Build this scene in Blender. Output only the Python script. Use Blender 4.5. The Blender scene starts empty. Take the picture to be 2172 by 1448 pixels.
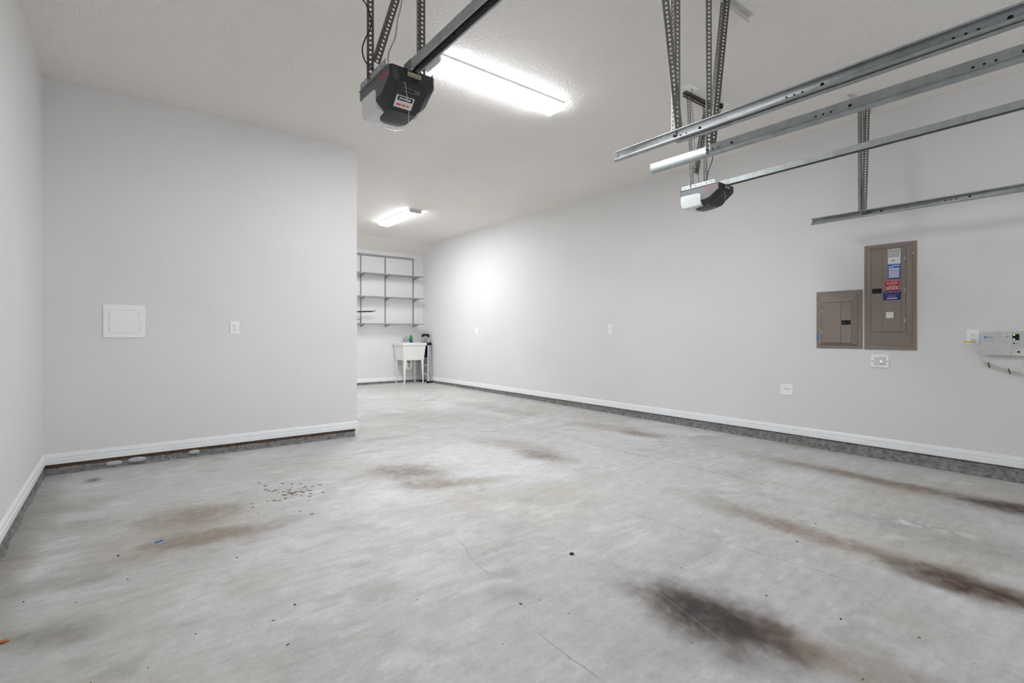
import bpy, bmesh, math, random
import numpy as np
from mathutils import Vector, Matrix, noise
random.seed(7)
PI = math.pi
scene = bpy.context.scene
C = scene.collection

# ---------------------------------------------------------------- camera, world, exposure
CAM_H, YAW = 1.12, 0.6637
cam_d = bpy.data.cameras.new('camera')
cam_d.sensor_width = 36.0
cam_d.lens = 36.0 * 1059.87 / 2172.0
cam_d.shift_y = -(724.0 - 707.93) / 2172.0
cam_d.clip_start = 0.02
cam = bpy.data.objects.new('camera', cam_d)
C.objects.link(cam)
cam.location = (0, 0, CAM_H)
cam.rotation_euler = (PI / 2, 0, -YAW)
scene.camera = cam

world = bpy.data.worlds.new('world')
scene.world = world
world.use_nodes = True
world.node_tree.nodes['Background'].inputs[0].default_value = (0.87, 0.91, 1.0, 1)   # even overcast daylight outside the doors, fill through their added windows
world.node_tree.nodes['Background'].inputs[1].default_value = 0.9

vs = scene.view_settings
vs.view_transform = 'Standard'
vs.look = 'None'
vs.gamma = 1.0
vs.use_curve_mapping = False
vs.exposure = 2.52
TUBE_POWER = 17.5          # radiance of the fluorescent lenses
scene.cycles.max_bounces = 8
scene.cycles.diffuse_bounces = 7
scene.cycles.use_denoising = True
scene.cycles.use_light_tree = False
scene.cycles.adaptive_threshold = 0.03
scene.cycles.sample_clamp_indirect = 6.0

# ---------------------------------------------------------------- room numbers (metres)
XL, XR = -0.476, 5.381          # left and right walls
YP, XE = 5.274, 2.008           # partition face and its free end
YB, YS, ZS = 10.149, 9.74, 2.89  # back wall, start of the sloped ceiling, its low edge
YD = -1.30                      # garage door wall behind the camera
ZC = 3.105                      # ceiling
BB0, BB1 = 0.1037, 0.1844       # baseboard bottom and top


def fz(y):                      # the slab falls towards the doors
    return -0.016 + 0.0068 * y


# ---------------------------------------------------------------- colour and materials
def s2l(c):
    return c / 12.92 if c <= 0.04045 else ((c + 0.055) / 1.055) ** 2.4


def col(r, g, b):
    return (s2l(r / 255), s2l(g / 255), s2l(b / 255), 1.0)


class NT:
    def __init__(self, m):
        m.use_nodes = True
        self.t = m.node_tree
        self.b = self.t.nodes['Principled BSDF']

    def n(self, typ, **kw):
        x = self.t.nodes.new(typ)
        for k, v in kw.items():
            setattr(x, k, v)
        return x

    def set(self, sock, v):
        if hasattr(v, 'is_linked'):
            self.t.links.new(v, sock)
        else:
            sock.default_value = v

    def math(self, op, a, b=0.0, c=None, clamp=False):
        x = self.n('ShaderNodeMath', operation=op, use_clamp=clamp)
        self.set(x.inputs[0], a)
        self.set(x.inputs[1], b)
        if c is not None:
            self.set(x.inputs[2], c)
        return x.outputs[0]

    def noise(self, vec, scale, detail=3.0, rough=0.5, dist=0.0):
        x = self.n('ShaderNodeTexNoise')
        self.t.links.new(vec, x.inputs['Vector'])
        x.inputs['Scale'].default_value = scale
        x.inputs['Detail'].default_value = detail
        x.inputs['Roughness'].default_value = rough
        x.inputs['Distortion'].default_value = dist
        return x.outputs['Fac']

    def ramp(self, v, lo, hi, a=0.0, b=1.0, smooth=False):
        x = self.n('ShaderNodeMapRange')
        x.interpolation_type = 'SMOOTHSTEP' if smooth else 'LINEAR'
        self.set(x.inputs['Value'], v)
        x.inputs['From Min'].default_value = lo
        x.inputs['From Max'].default_value = hi
        x.inputs['To Min'].default_value = a
        x.inputs['To Max'].default_value = b
        return x.outputs['Result']

    def mix(self, f, a, b, mode='MIX'):
        x = self.n('ShaderNodeMix', data_type='RGBA', blend_type=mode)
        self.set(x.inputs[0], f)
        self.set(x.inputs[6], a)
        self.set(x.inputs[7], b)
        return x.outputs[2]

    def mapping(self, vec, loc=(0, 0, 0), rot=(0, 0, 0), scale=(1, 1, 1), typ='POINT'):
        x = self.n('ShaderNodeMapping', vector_type=typ)
        self.t.links.new(vec, x.inputs[0])
        x.inputs['Location'].default_value = loc
        x.inputs['Rotation'].default_value = rot
        x.inputs['Scale'].default_value = scale
        return x.outputs[0]

    def obj(self):
        return self.n('ShaderNodeTexCoord').outputs['Object']

    def pos(self):
        return self.n('ShaderNodeNewGeometry').outputs['Position']

    def bump(self, h, strength, dist):
        x = self.n('ShaderNodeBump')
        x.inputs['Strength'].default_value = strength
        x.inputs['Distance'].default_value = dist
        self.t.links.new(h, x.inputs['Height'])
        self.t.links.new(x.outputs[0], self.b.inputs['Normal'])


def mat(name, rgb, rough=0.5, metal=0.0, var=0.06, vscale=18.0, bump=0.0, bscale=60.0, bdist=0.002, emit=None, spec=None, trans=0.0):
    m = bpy.data.materials.new(name)
    k = NT(m)
    p = k.pos()
    base = col(*rgb)
    nz = k.noise(p, vscale, 2.0, 0.55)
    dark = tuple(c * (1 - var * 1.6) for c in base[:3]) + (1,)
    lite = tuple(min(1, c * (1 + var)) for c in base[:3]) + (1,)
    k.set(k.b.inputs['Base Color'], k.mix(k.ramp(nz, 0.3, 0.7), dark, lite))
    k.b.inputs['Roughness'].default_value = rough
    k.b.inputs['Metallic'].default_value = metal
    if trans:
        k.b.inputs['Transmission Weight'].default_value = trans
    if spec is not None:
        k.b.inputs['Specular IOR Level'].default_value = spec
    if bump:
        k.bump(k.noise(p, bscale, 3.0, 0.55), bump, bdist)
    if emit:
        k.b.inputs['Emission Color'].default_value = emit[0]
        k.b.inputs['Emission Strength'].default_value = emit[1]
    return m


def wall_paint(name, rgb, scale, strength, dist):
    m = bpy.data.materials.new(name)
    k = NT(m)
    p = k.pos()
    base = col(*rgb)
    big = k.noise(p, 0.9, 1.0, 0.5)
    a = tuple(c * 0.965 for c in base[:3]) + (1,)
    c1 = k.mix(k.ramp(big, 0.35, 0.65), a, base)
    k.set(k.b.inputs['Base Color'], c1)
    k.b.inputs['Roughness'].default_value = 0.62
    k.b.inputs['Specular IOR Level'].default_value = 0.3
    k.bump(k.noise(p, scale, 1.5, 0.6), strength, dist)
    return m


M = {}
M['wall'] = wall_paint('painted_drywall', (232, 231, 230), 95, 0.60, 0.0040)
M['ceiling'] = wall_paint('textured_ceiling', (242, 237, 231), 62, 1.0, 0.0110)
M['trim'] = mat('white_trim_paint', (245, 246, 248), 0.35, var=0.02, vscale=4)
M['steel'] = mat('galvanized_steel', (168, 172, 172), 0.50, 0.45, var=0.10, vscale=22)
M['steel_d'] = mat('dull_zinc_angle', (132, 131, 128), 0.48, 0.75, var=0.12, vscale=30)
M['dark_angle'] = mat('dark_painted_angle', (96, 92, 87), 0.5, 0.3, var=0.1)
M['painted_angle'] = mat('white_painted_angle', (206, 202, 196), 0.6, 0.0, var=0.03)
M['dark_plastic'] = mat('charcoal_plastic', (50, 50, 52), 0.42, var=0.05, vscale=60)
M['grey_plastic'] = mat('slate_grey_plastic', (92, 94, 98), 0.4, var=0.05, vscale=60)
M['black'] = mat('black_rubber', (16, 16, 17), 0.5, var=0.1)
M['lens'] = mat('frosted_lens_plastic', (226, 228, 226), 0.3, var=0.02)
M['white_plastic'] = mat('white_plastic', (248, 249, 250), 0.35, var=0.015)
M['offwhite'] = mat('ivory_plastic', (222, 221, 215), 0.4, var=0.02)
M['light_grey'] = mat('light_grey_plastic', (206, 207, 206), 0.4, var=0.02)
M['taupe'] = mat('taupe_enamel', (139, 126, 117), 0.55, 0.0, var=0.02, vscale=90)
M['slot'] = mat('dark_slot', (26, 25, 24), 0.8, var=0.05)
M['red'] = mat('red_print', (226, 78, 74), 0.5, var=0.02)
M['red_lbl'] = mat('red_sticker', (178, 22, 34), 0.4, var=0.02)
M['blue_lbl'] = mat('blue_sticker', (14, 92, 186), 0.4, var=0.02)
M['navy_lbl'] = mat('navy_sticker', (28, 42, 112), 0.4, var=0.02)
M['paper'] = mat('paper_sticker', (228, 227, 222), 0.5, var=0.02)
M['tan_lbl'] = mat('tan_sticker', (196, 180, 152), 0.5, var=0.03)
M['ink'] = mat('grey_ink', (112, 112, 112), 0.6, var=0.05)
M['white_ink'] = mat('white_ink', (232, 226, 226), 0.5, var=0.02)
M['orange_ink'] = mat('orange_ink', (196, 92, 74), 0.5, var=0.02)
M['chrome'] = mat('chrome', (215, 216, 218), 0.12, 1.0, var=0.02)
M['alu'] = mat('ladder_aluminium', (206, 208, 210), 0.4, 0.35, var=0.05)
M['shelf_steel'] = mat('grey_shelf_metal', (160, 161, 164), 0.45, 0.1, var=0.05)
M['tub'] = mat('white_tub_plastic', (238, 238, 234), 0.32, var=0.02)
M['brass'] = mat('brass', (150, 112, 72), 0.35, 0.7, var=0.05)
M['copper_wire'] = mat('red_bell_wire', (150, 62, 44), 0.5, var=0.1)
M['cable'] = mat('ivory_cable', (216, 213, 202), 0.45, var=0.03)
M['yellow'] = mat('yellow_tag', (232, 200, 40), 0.5, var=0.05)
M['soap_green'] = mat('green_soap_label', (52, 160, 62), 0.3, var=0.1)
M['soap_blue'] = mat('blue_soap', (22, 66, 160), 0.2, var=0.05)
M['blue_paint'] = mat('blue_masking_tape', (24, 120, 200), 0.6, var=0.08)
M['wood'] = mat('weathered_sill_wood', (96, 74, 54), 0.85, var=0.3, vscale=30, bump=0.5, bscale=80)
M['mortar'] = mat('pale_mortar', (188, 190, 194), 0.8, var=0.06, vscale=50, bump=0.25, bscale=60)
M['leaf'] = mat('dry_leaf', (196, 112, 48), 0.7, var=0.2)
M['grit'] = mat('dark_grit', (92, 84, 74), 0.8, var=0.3)
gm = bpy.data.materials.new('added_window_glass')
gk = NT(gm)
gt = gk.n('ShaderNodeBsdfTransparent')
gt.inputs[0].default_value = (0.95, 0.97, 0.97, 1)
gk.t.links.new(gt.outputs[0], gk.t.nodes['Material Output'].inputs['Surface'])
M['glass'] = gm
M['crack_faint'] = mat('faint_crack', (170, 168, 164), 0.8, var=0.15, vscale=20)
M['crack'] = mat('crack_grime', (132, 129, 124), 0.8, var=0.25, vscale=20)
M['scratch'] = mat('pale_scratch', (186, 182, 176), 0.7, var=0.1)
M['drip'] = mat('dried_drip', (134, 126, 106), 0.7, var=0.25, vscale=14)
M['door_paint'] = mat('garage_door_paint', (226, 224, 219), 0.5, var=0.02)
M['led'] = mat('green_led', (120, 220, 60), 0.4, emit=((0.35, 1.0, 0.1, 1), 0.5))
M['white_led'] = mat('white_led', (250, 250, 220), 0.4, emit=((1.0, 1.0, 0.75, 1), 0.4))
M['tube'] = mat('lit_acrylic_lens', (240, 244, 250), 0.4, emit=((0.935, 0.962, 1.0, 1), TUBE_POWER))
M['tube_side'] = mat('lit_acrylic_lens_side', (240, 244, 250), 0.4, emit=((0.935, 0.962, 1.0, 1), TUBE_POWER * 0.15))
M['logo_blue'] = mat('logo_blue', (70, 150, 200), 0.4, var=0.02)


def concrete_curb():
    m = bpy.data.materials.new('rough_concrete_curb')
    k = NT(m)
    p = k.pos()
    n1 = k.noise(p, 22, 3, 0.65)
    n2 = k.noise(p, 130, 2, 0.6)
    c = k.mix(k.ramp(n1, 0.32, 0.68), col(112, 111, 110), col(158, 157, 155))
    c = k.mix(k.ramp(n2, 0.56, 0.74, 0, 0.65), c, col(58, 56, 54))
    v = k.n('ShaderNodeTexVoronoi', feature='F1')
    k.t.links.new(k.mapping(p, scale=(1, 1, 1.6)), v.inputs['Vector'])
    v.inputs['Scale'].default_value = 26
    c = k.mix(k.ramp(v.outputs['Distance'], 0.10, 0.22, 0.75, 0.0), c, col(40, 38, 36))
    k.set(k.b.inputs['Base Color'], c)
    k.b.inputs['Roughness'].default_value = 0.9
    k.bump(k.math('ADD', n1, n2), 0.8, 0.008)
    return m


M['curb'] = concrete_curb()

# floor stains: centre x, y, angle, radius along, radius across, colour, strength
BRN, DRK, GRN, PUR = (112, 92, 74), (62, 52, 47), (128, 124, 108), (66, 57, 57)
STAINS = [
    (1.86, 1.07, -1.62, 0.31, 0.19, (86, 76, 72), 1.0), (1.84, 1.08, -1.60, 0.20, 0.12, (58, 50, 48), 1.0), (1.93, 0.96, -1.69, 0.22, 0.10, (110, 84, 64), 0.6),
    (1.85, 1.13, -1.6, 0.42, 0.22, (140, 128, 120), 0.45),
    (3.00, 0.52, -1.62, 0.30, 0.12, (78, 54, 36), 1.0), (3.02, 0.50, -1.62, 0.46, 0.15, (126, 104, 84), 0.6),
    (4.56, 0.52, -1.57, 0.26, 0.14, (66, 42, 26), 1.0), (4.56, 0.70, -1.57, 0.50, 0.17, (120, 104, 90), 0.5),
    (3.06, 1.20, -1.64, 0.46, 0.10, (136, 112, 94), 0.62), (3.09, 1.60, -1.6, 0.50, 0.13, (146, 134, 114), 0.45),
    (4.59, 1.33, -1.60, 0.60, 0.095, (118, 92, 66), 0.70), (4.60, 1.75, -1.58, 0.75, 0.16, (146, 136, 118), 0.50),
    (3.04, 3.42, -1.32, 0.30, 0.17, (116, 102, 92), 0.70), (3.08, 3.95, -1.3, 0.50, 0.20, (150, 140, 124), 0.55),
    (1.81, 3.70, -0.84, 0.27, 0.20, (112, 92, 80), 0.72), (1.80, 3.72, -0.6, 0.42, 0.30, (156, 146, 132), 0.45),
    (1.82, 3.27, -0.39, 0.30, 0.13, (126, 104, 84), 0.65), (2.08, 3.16, -0.26, 0.32, 0.11, (148, 134, 112), 0.5),
    (4.556, 3.43, -1.30, 0.30, 0.14, (112, 94, 80), 0.72), (4.56, 4.0, -1.3, 0.60, 0.20, (150, 138, 120), 0.5),
    (0.322, 3.60, -0.05, 0.28, 0.22, (132, 112, 92), 0.62), (0.33, 3.42, -0.1, 0.46, 0.46, (160, 148, 130), 0.45),
    (0.36, 3.20, -0.10, 0.36, 0.12, (128, 108, 86), 0.68), (0.05, 3.12, -0.2, 0.25, 0.08, (150, 140, 118), 0.4),
    (-0.203, 2.51, -0.32, 0.16, 0.11, (120, 112, 94), 0.62), (-0.18, 3.01, -0.17, 0.22, 0.09, (130, 126, 112), 0.5),
    (-0.19, 3.80, -0.28, 0.18, 0.13, GRN, 0.45), (-0.20, 4.31, -0.06, 0.18, 0.14, GRN, 0.4),
    (-0.168, 4.916, -0.13, 0.05, 0.06, (92, 84, 76), 0.85),
    (0.89, 2.094, -0.70, 0.12, 0.09, (146, 140, 126), 0.45), (1.322, 1.721, -0.76, 0.14, 0.08, (150, 146, 138), 0.4),
    (1.97, 0.60, -1.3, 0.34, 0.12, (140, 120, 98), 0.55), (1.93, 0.80, -1.48, 0.2, 0.09, (144, 126, 106), 0.5),
    (4.3, 6.6, -1.4, 0.6, 0.25, (152, 146, 132), 0.35), (4.35, 5.6, -1.4, 0.6, 0.2, (150, 142, 126), 0.4),
    (3.1, 5.9, -1.0, 0.7, 0.4, (158, 150, 140), 0.3), (3.62, 0.72, -1.57, 0.45, 0.2, (120, 118, 116), 0.35),
    (2.15, 5.0, 0.0, 0.25, 0.10, (120, 114, 108), 0.3), (-0.40, 4.3, -1.57, 1.0, 0.10, (130, 120, 104), 0.45),
    (-0.42, 3.2, -1.57, 0.8, 0.08, (136, 130, 120), 0.4),
]


def floor_material():
    """broad mottling and stains ride on the mesh attribute; fine trowel grain is added here"""
    m = bpy.data.materials.new('stained_concrete_slab')
    k = NT(m)
    p = k.pos()
    n_str = k.noise(k.mapping(p, rot=(0, 0, -0.35), scale=(5, 26, 1)), 1.0, 2, 0.6, 0.5)
    n_fine = k.noise(p, 60, 2, 0.65)
    at = k.n('ShaderNodeAttribute', attribute_name='concrete')
    n_mid = k.noise(p, 13, 3, 0.65, 0.4)
    g = k.math('ADD', k.ramp(n_str, 0.3, 0.7, 0.93, 1.07), k.math('ADD', k.ramp(n_fine, 0.3, 0.7, -0.06, 0.06), k.ramp(n_mid, 0.3, 0.7, -0.06, 0.06)))
    gv = k.n('ShaderNodeVectorMath', operation='SCALE')
    k.t.links.new(at.outputs['Color'], gv.inputs[0])
    k.t.links.new(g, gv.inputs['Scale'])
    k.t.links.new(gv.outputs[0], k.b.inputs['Base Color'])
    k.b.inputs['Roughness'].default_value = 0.5
    k.b.inputs['Specular IOR Level'].default_value = 0.4
    k.bump(n_str, 0.18, 0.004)
    return m


M['floor'] = floor_material()

# ---------------------------------------------------------------- mesh helpers
MW = {}                          # world matrices of the objects built so far


def link(o, parent=None, world=None):
    C.objects.link(o)
    w = world if world is not None else Matrix.Identity(4)
    if parent is not None:
        o.parent = parent
        o.matrix_parent_inverse = Matrix.Identity(4)
        o.matrix_basis = MW[parent].inverted() @ w
    else:
        o.matrix_basis = w
    MW[o] = w
    return o


def thing(name, label, cat, world, group=None):
    o = bpy.data.objects.new(name, None)
    o.empty_display_size = 0.05
    link(o, None, world)
    o['label'] = label
    o['category'] = cat
    if group:
        o['group'] = group
    return o


class MB:
    """collects geometry for ONE mesh; coordinates are local to the world matrix handed to build()"""

    def __init__(self):
        self.v, self.f = [], []

    def add(self, vs, fs):
        o = len(self.v)
        self.v += [tuple(x) for x in vs]
        self.f += [tuple(i + o for i in f) for f in fs]
        return self

    def box(self, x0, x1, y0, y1, z0, z1, c=0.0):
        if x0 > x1: x0, x1 = x1, x0
        if y0 > y1: y0, y1 = y1, y0
        if z0 > z1: z0, z1 = z1, z0
        if c <= 0:
            vs = [(x, y, z) for z in (z0, z1) for y in (y0, y1) for x in (x0, x1)]
            return self.add(vs, [(0, 2, 3, 1), (4, 5, 7, 6), (0, 1, 5, 4), (2, 6, 7, 3), (0, 4, 6, 2), (1, 3, 7, 5)])
        return self.loft([[(x0 + c, y0 + c, z0), (x1 - c, y0 + c, z0), (x1 - c, y1 - c, z0), (x0 + c, y1 - c, z0)],
                          [(x0, y0, z0 + c), (x1, y0, z0 + c), (x1, y1, z0 + c), (x0, y1, z0 + c)],
                          [(x0, y0, z1 - c), (x1, y0, z1 - c), (x1, y1, z1 - c), (x0, y1, z1 - c)],
                          [(x0 + c, y0 + c, z1), (x1 - c, y0 + c, z1), (x1 - c, y1 - c, z1), (x0 + c, y1 - c, z1)]])

    def loft(self, rings, cap=True, closed=True):
        n = len(rings[0])
        vs = [p for r in rings for p in r]
        fs = []
        for i in range(len(rings) - 1):
            for j in range(n if closed else n - 1):
                a, b = i * n + j, i * n + (j + 1) % n
                fs.append((a, b, b + n, a + n))
        if cap and closed:
            fs.append(tuple(range(n - 1, -1, -1)))
            fs.append(tuple((len(rings) - 1) * n + j for j in range(n)))
        return self.add(vs, fs)

    def rrect(self, x0, x1, y0, y1, z0, z1, r, seg=4, c=0.0):
        """rounded rectangle plate in x,y, thickness along z, edge chamfer c on the z1 side"""
        def ring(z, ins):
            out = []
            rr = max(r - ins, 0.0005)
            for cx, cy, a0 in ((x1 - ins - rr, y1 - ins - rr, 0), (x0 + ins + rr, y1 - ins - rr, PI / 2), (x0 + ins + rr, y0 + ins + rr, PI), (x1 - ins - rr, y0 + ins + rr, 1.5 * PI)):
                for i in range(seg + 1):
                    a = a0 + PI / 2 * i / seg
                    out.append((cx + rr * math.cos(a), cy + rr * math.sin(a), z))
            return out
        rs = [ring(z0, 0), ring(z1 - c, 0)] if c else [ring(z0, 0), ring(z1, 0)]
        if c:
            rs.append(ring(z1, c))
        return self.loft(rs)

    def cyl(self, p0, p1, r0, r1=None, n=12, cap=True):
        r1 = r0 if r1 is None else r1
        p0, p1 = Vector(p0), Vector(p1)
        d = (p1 - p0).normalized()
        a = d.orthogonal().normalized()
        b = d.cross(a)
        R = lambda p, r: [tuple(p + (a * math.cos(2 * PI * i / n) + b * math.sin(2 * PI * i / n)) * r) for i in range(n)]
        return self.loft([R(p0, r0), R(p1, r1)], cap)

    def tube(self, pts, r, n=8, cap=True):
        pts = [Vector(p) for p in pts]
        rings = []
        prev = None
        for i, p in enumerate(pts):
            d = (pts[min(i + 1, len(pts) - 1)] - pts[max(i - 1, 0)]).normalized()
            if prev is None:
                a = d.orthogonal().normalized()
            else:
                a = (prev - d * prev.dot(d)).normalized()
            prev = a
            b = d.cross(a)
            rr = r[i] if isinstance(r, (list, tuple)) else r
            rings.append([tuple(p + (a * math.cos(2 * PI * j / n) + b * math.sin(2 * PI * j / n)) * rr) for j in range(n)])
        return self.loft(rings, cap)

    def lathe(self, prof, n=20, cx=0, cy=0):
        rings = [[(cx + r * math.cos(2 * PI * i / n), cy + r * math.sin(2 * PI * i / n), z) for i in range(n)] for r, z in prof]
        return self.loft(rings)

    def prism(self, poly, axis, a, b):
        """polygon (p,q) extruded along axis from a to b; axis x: (y,z), axis y: (x,z), axis z: (x,y)"""
        f = {'x': lambda p, t: (t, p[0], p[1]), 'y': lambda p, t: (p[0], t, p[1]), 'z': lambda p, t: (p[0], p[1], t)}[axis]
        return self.loft([[f(p, a) for p in poly], [f(p, b) for p in poly]])

    def build(self, name, m, parent=None, world=None, smooth=False, solid=0.0, bevel=0.0):
        w = world if world is not None else (MW[parent] if parent is not None else Matrix.Identity(4))
        me = bpy.data.meshes.new(name)
        me.from_pydata(self.v, [], self.f)
        bm = bmesh.new()
        bm.from_mesh(me)
        bmesh.ops.remove_doubles(bm, verts=bm.verts, dist=1e-6)
        bmesh.ops.recalc_face_normals(bm, faces=bm.faces)
        bm.to_mesh(me)
        bm.free()
        me.materials.append(m)
        if smooth:
            for p in me.polygons:
                p.use_smooth = True
            me.set_sharp_from_angle(angle=math.radians(38))
        o = bpy.data.objects.new(name, me)
        link(o, parent, w)
        if solid:
            md = o.modifiers.new('thickness', 'SOLIDIFY')
            md.thickness = solid
            md.offset = 0
        if bevel:
            md = o.modifiers.new('soft_edges', 'BEVEL')
            md.width = bevel
            md.segments = 2
        return o


def T(x, y, z):
    return Matrix.Translation((x, y, z))


def frame(o, ax, ay, az):
    m = Matrix.Identity(4)
    for i, v in enumerate((ax, ay, az)):
        for j in range(3):
            m[j][i] = v[j]
    for j in range(3):
        m[j][3] = o[j]
    return m


def on_right(y, z):       # local x to the viewer's right, y up, z out of the wall
    return frame((XR, y, z), (0, -1, 0), (0, 0, 1), (-1, 0, 0))


def on_part(x, z):
    return frame((x, YP, z), (1, 0, 0), (0, 0, 1), (0, -1, 0))


def on_back(x, z):
    return frame((x, YB, z), (1, 0, 0), (0, 0, 1), (0, -1, 0))


def on_ceil(x, y):
    return frame((x, y, ZC), (1, 0, 0), (0, -1, 0), (0, 0, -1))


def struct(o, label=None, kind='structure'):
    o['kind'] = kind
    if label:
        o['label'] = label
    return o


def single(o, label, cat, group=None):
    o['label'] = label
    o['category'] = cat
    if group:
        o['group'] = group
    return o


def text(mb, s, size, x, y, z, M3=None, arc=0.0, align='CENTER', sx=1.0, tilt=0.0):
    """flat lettering added to mb in its x,y plane at height z"""
    cu = bpy.data.curves.new('txt', 'FONT')
    cu.body = s
    cu.size = size
    cu.align_x = align
    cu.align_y = 'CENTER'
    cu.resolution_u = 2
    ob = bpy.data.objects.new('txt', cu)
    C.objects.link(ob)
    dg = bpy.context.evaluated_depsgraph_get()
    me = bpy.data.meshes.new_from_object(ob.evaluated_get(dg))
    out = []
    ct, sn = math.cos(tilt), math.sin(tilt)
    for v in me.vertices:
        a, b = v.co.x * sx, v.co.y
        if arc:
            b -= arc * a * a
        a, b = a * ct - b * sn, a * sn + b * ct
        p = (x + a, y + b, z)
        out.append(M3(p) if M3 else p)
    mb.add(out, [tuple(p.vertices) for p in me.polygons])
    bpy.data.objects.remove(ob)
    bpy.data.curves.remove(cu)
    bpy.data.meshes.remove(me)


def fake_lines(mb, x0, x1, y, h, z, words, M3=None):
    """a line of print too small to read: word-length bars"""
    x = x0
    tot = sum(words) + 0.35 * (len(words) - 1) * min(words)
    k = (x1 - x0) / tot
    for w in words:
        q = [(x, y - h / 2, z), (x + w * k, y - h / 2, z), (x + w * k, y + h / 2, z), (x, y + h / 2, z)]
        mb.add([M3(p) for p in q] if M3 else q, [(0, 1, 2, 3)])
        x += w * k + 0.35 * min(words) * k


def strip(mb, L, w, pitch, r, f, z0=0.0):
    """perforated strip: f(u, t) maps across 0..w and along 0..L to a point"""
    n = max(1, int(L / pitch))
    p = L / n
    for i in range(n):
        t0 = i * p
        c = (w * 0.5, t0 + p / 2)
        out = [(w, t0 + p / 2), (w, t0 + p), (w / 2, t0 + p), (0, t0 + p), (0, t0 + p / 2), (0, t0), (w / 2, t0), (w, t0)]
        hol = [(c[0] + r * math.cos(PI / 4 * j), c[1] + r * 1.15 * math.sin(PI / 4 * j)) for j in range(8)]
        vs = [f(*q) for q in out + hol]
        mb.add(vs, [(j, (j + 1) % 8, 8 + (j + 1) % 8, 8 + j) for j in range(8)])


def angle_iron(name, A, B, d1, d2, m, parent, w=0.030, pitch=0.0225, r=0.0065):
    """slotted angle from A to B with flanges towards d1 and d2"""
    A, B = Vector(A), Vector(B)
    ax = (B - A).normalized()
    d1, d2 = Vector(d1), Vector(d2)
    d1 = (d1 - ax * d1.dot(ax)).normalized()
    d2 = (d2 - ax * d2.dot(ax) - d1 * d2.dot(d1)).normalized()
    L = (B - A).length
    mb = MB()
    strip(mb, L, w, pitch, r, lambda u, t: tuple(d1 * u + ax * t))
    strip(mb, L, w, pitch, r, lambda u, t: tuple(d2 * u + ax * t))
    return mb.build(name, m, parent, T(*A), solid=0.0022)


def ring_pts(cx, cy, rx, ry, z, n=16):
    return [(cx + rx * math.cos(2 * PI * i / n), cy + ry * math.sin(2 * PI * i / n), z) for i in range(n)]


# ---------------------------------------------------------------- the shell
WT = 0.12
# floor slab
mb = MB()
nx, ny = 290, 560
x0, x1, y0, y1 = XL - WT, XR + WT, YD - WT, YB + WT
vs = [(x0 + (x1 - x0) * i / nx, y0 + (y1 - y0) * j / ny, fz(y0 + (y1 - y0) * j / ny)) for j in range(ny + 1) for i in range(nx + 1)]
mb.add(vs, [(j * (nx + 1) + i, j * (nx + 1) + i + 1, (j + 1) * (nx + 1) + i + 1, (j + 1) * (nx + 1) + i) for j in range(ny) for i in range(nx)])
vb = [(a, b, c - 0.12) for a, b, c in (vs[0], vs[nx], vs[-1], vs[-1 - nx])]
mb.add([vs[0], vs[nx], vs[-1], vs[-1 - nx]] + vb, [(4, 5, 6, 7), (0, 1, 5, 4), (1, 2, 6, 5), (2, 3, 7, 6), (3, 0, 4, 7)])
fl = mb.build('floor', M['floor'])
struct(fl, 'grey concrete slab floor with brown tyre stains and cracks')


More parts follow.
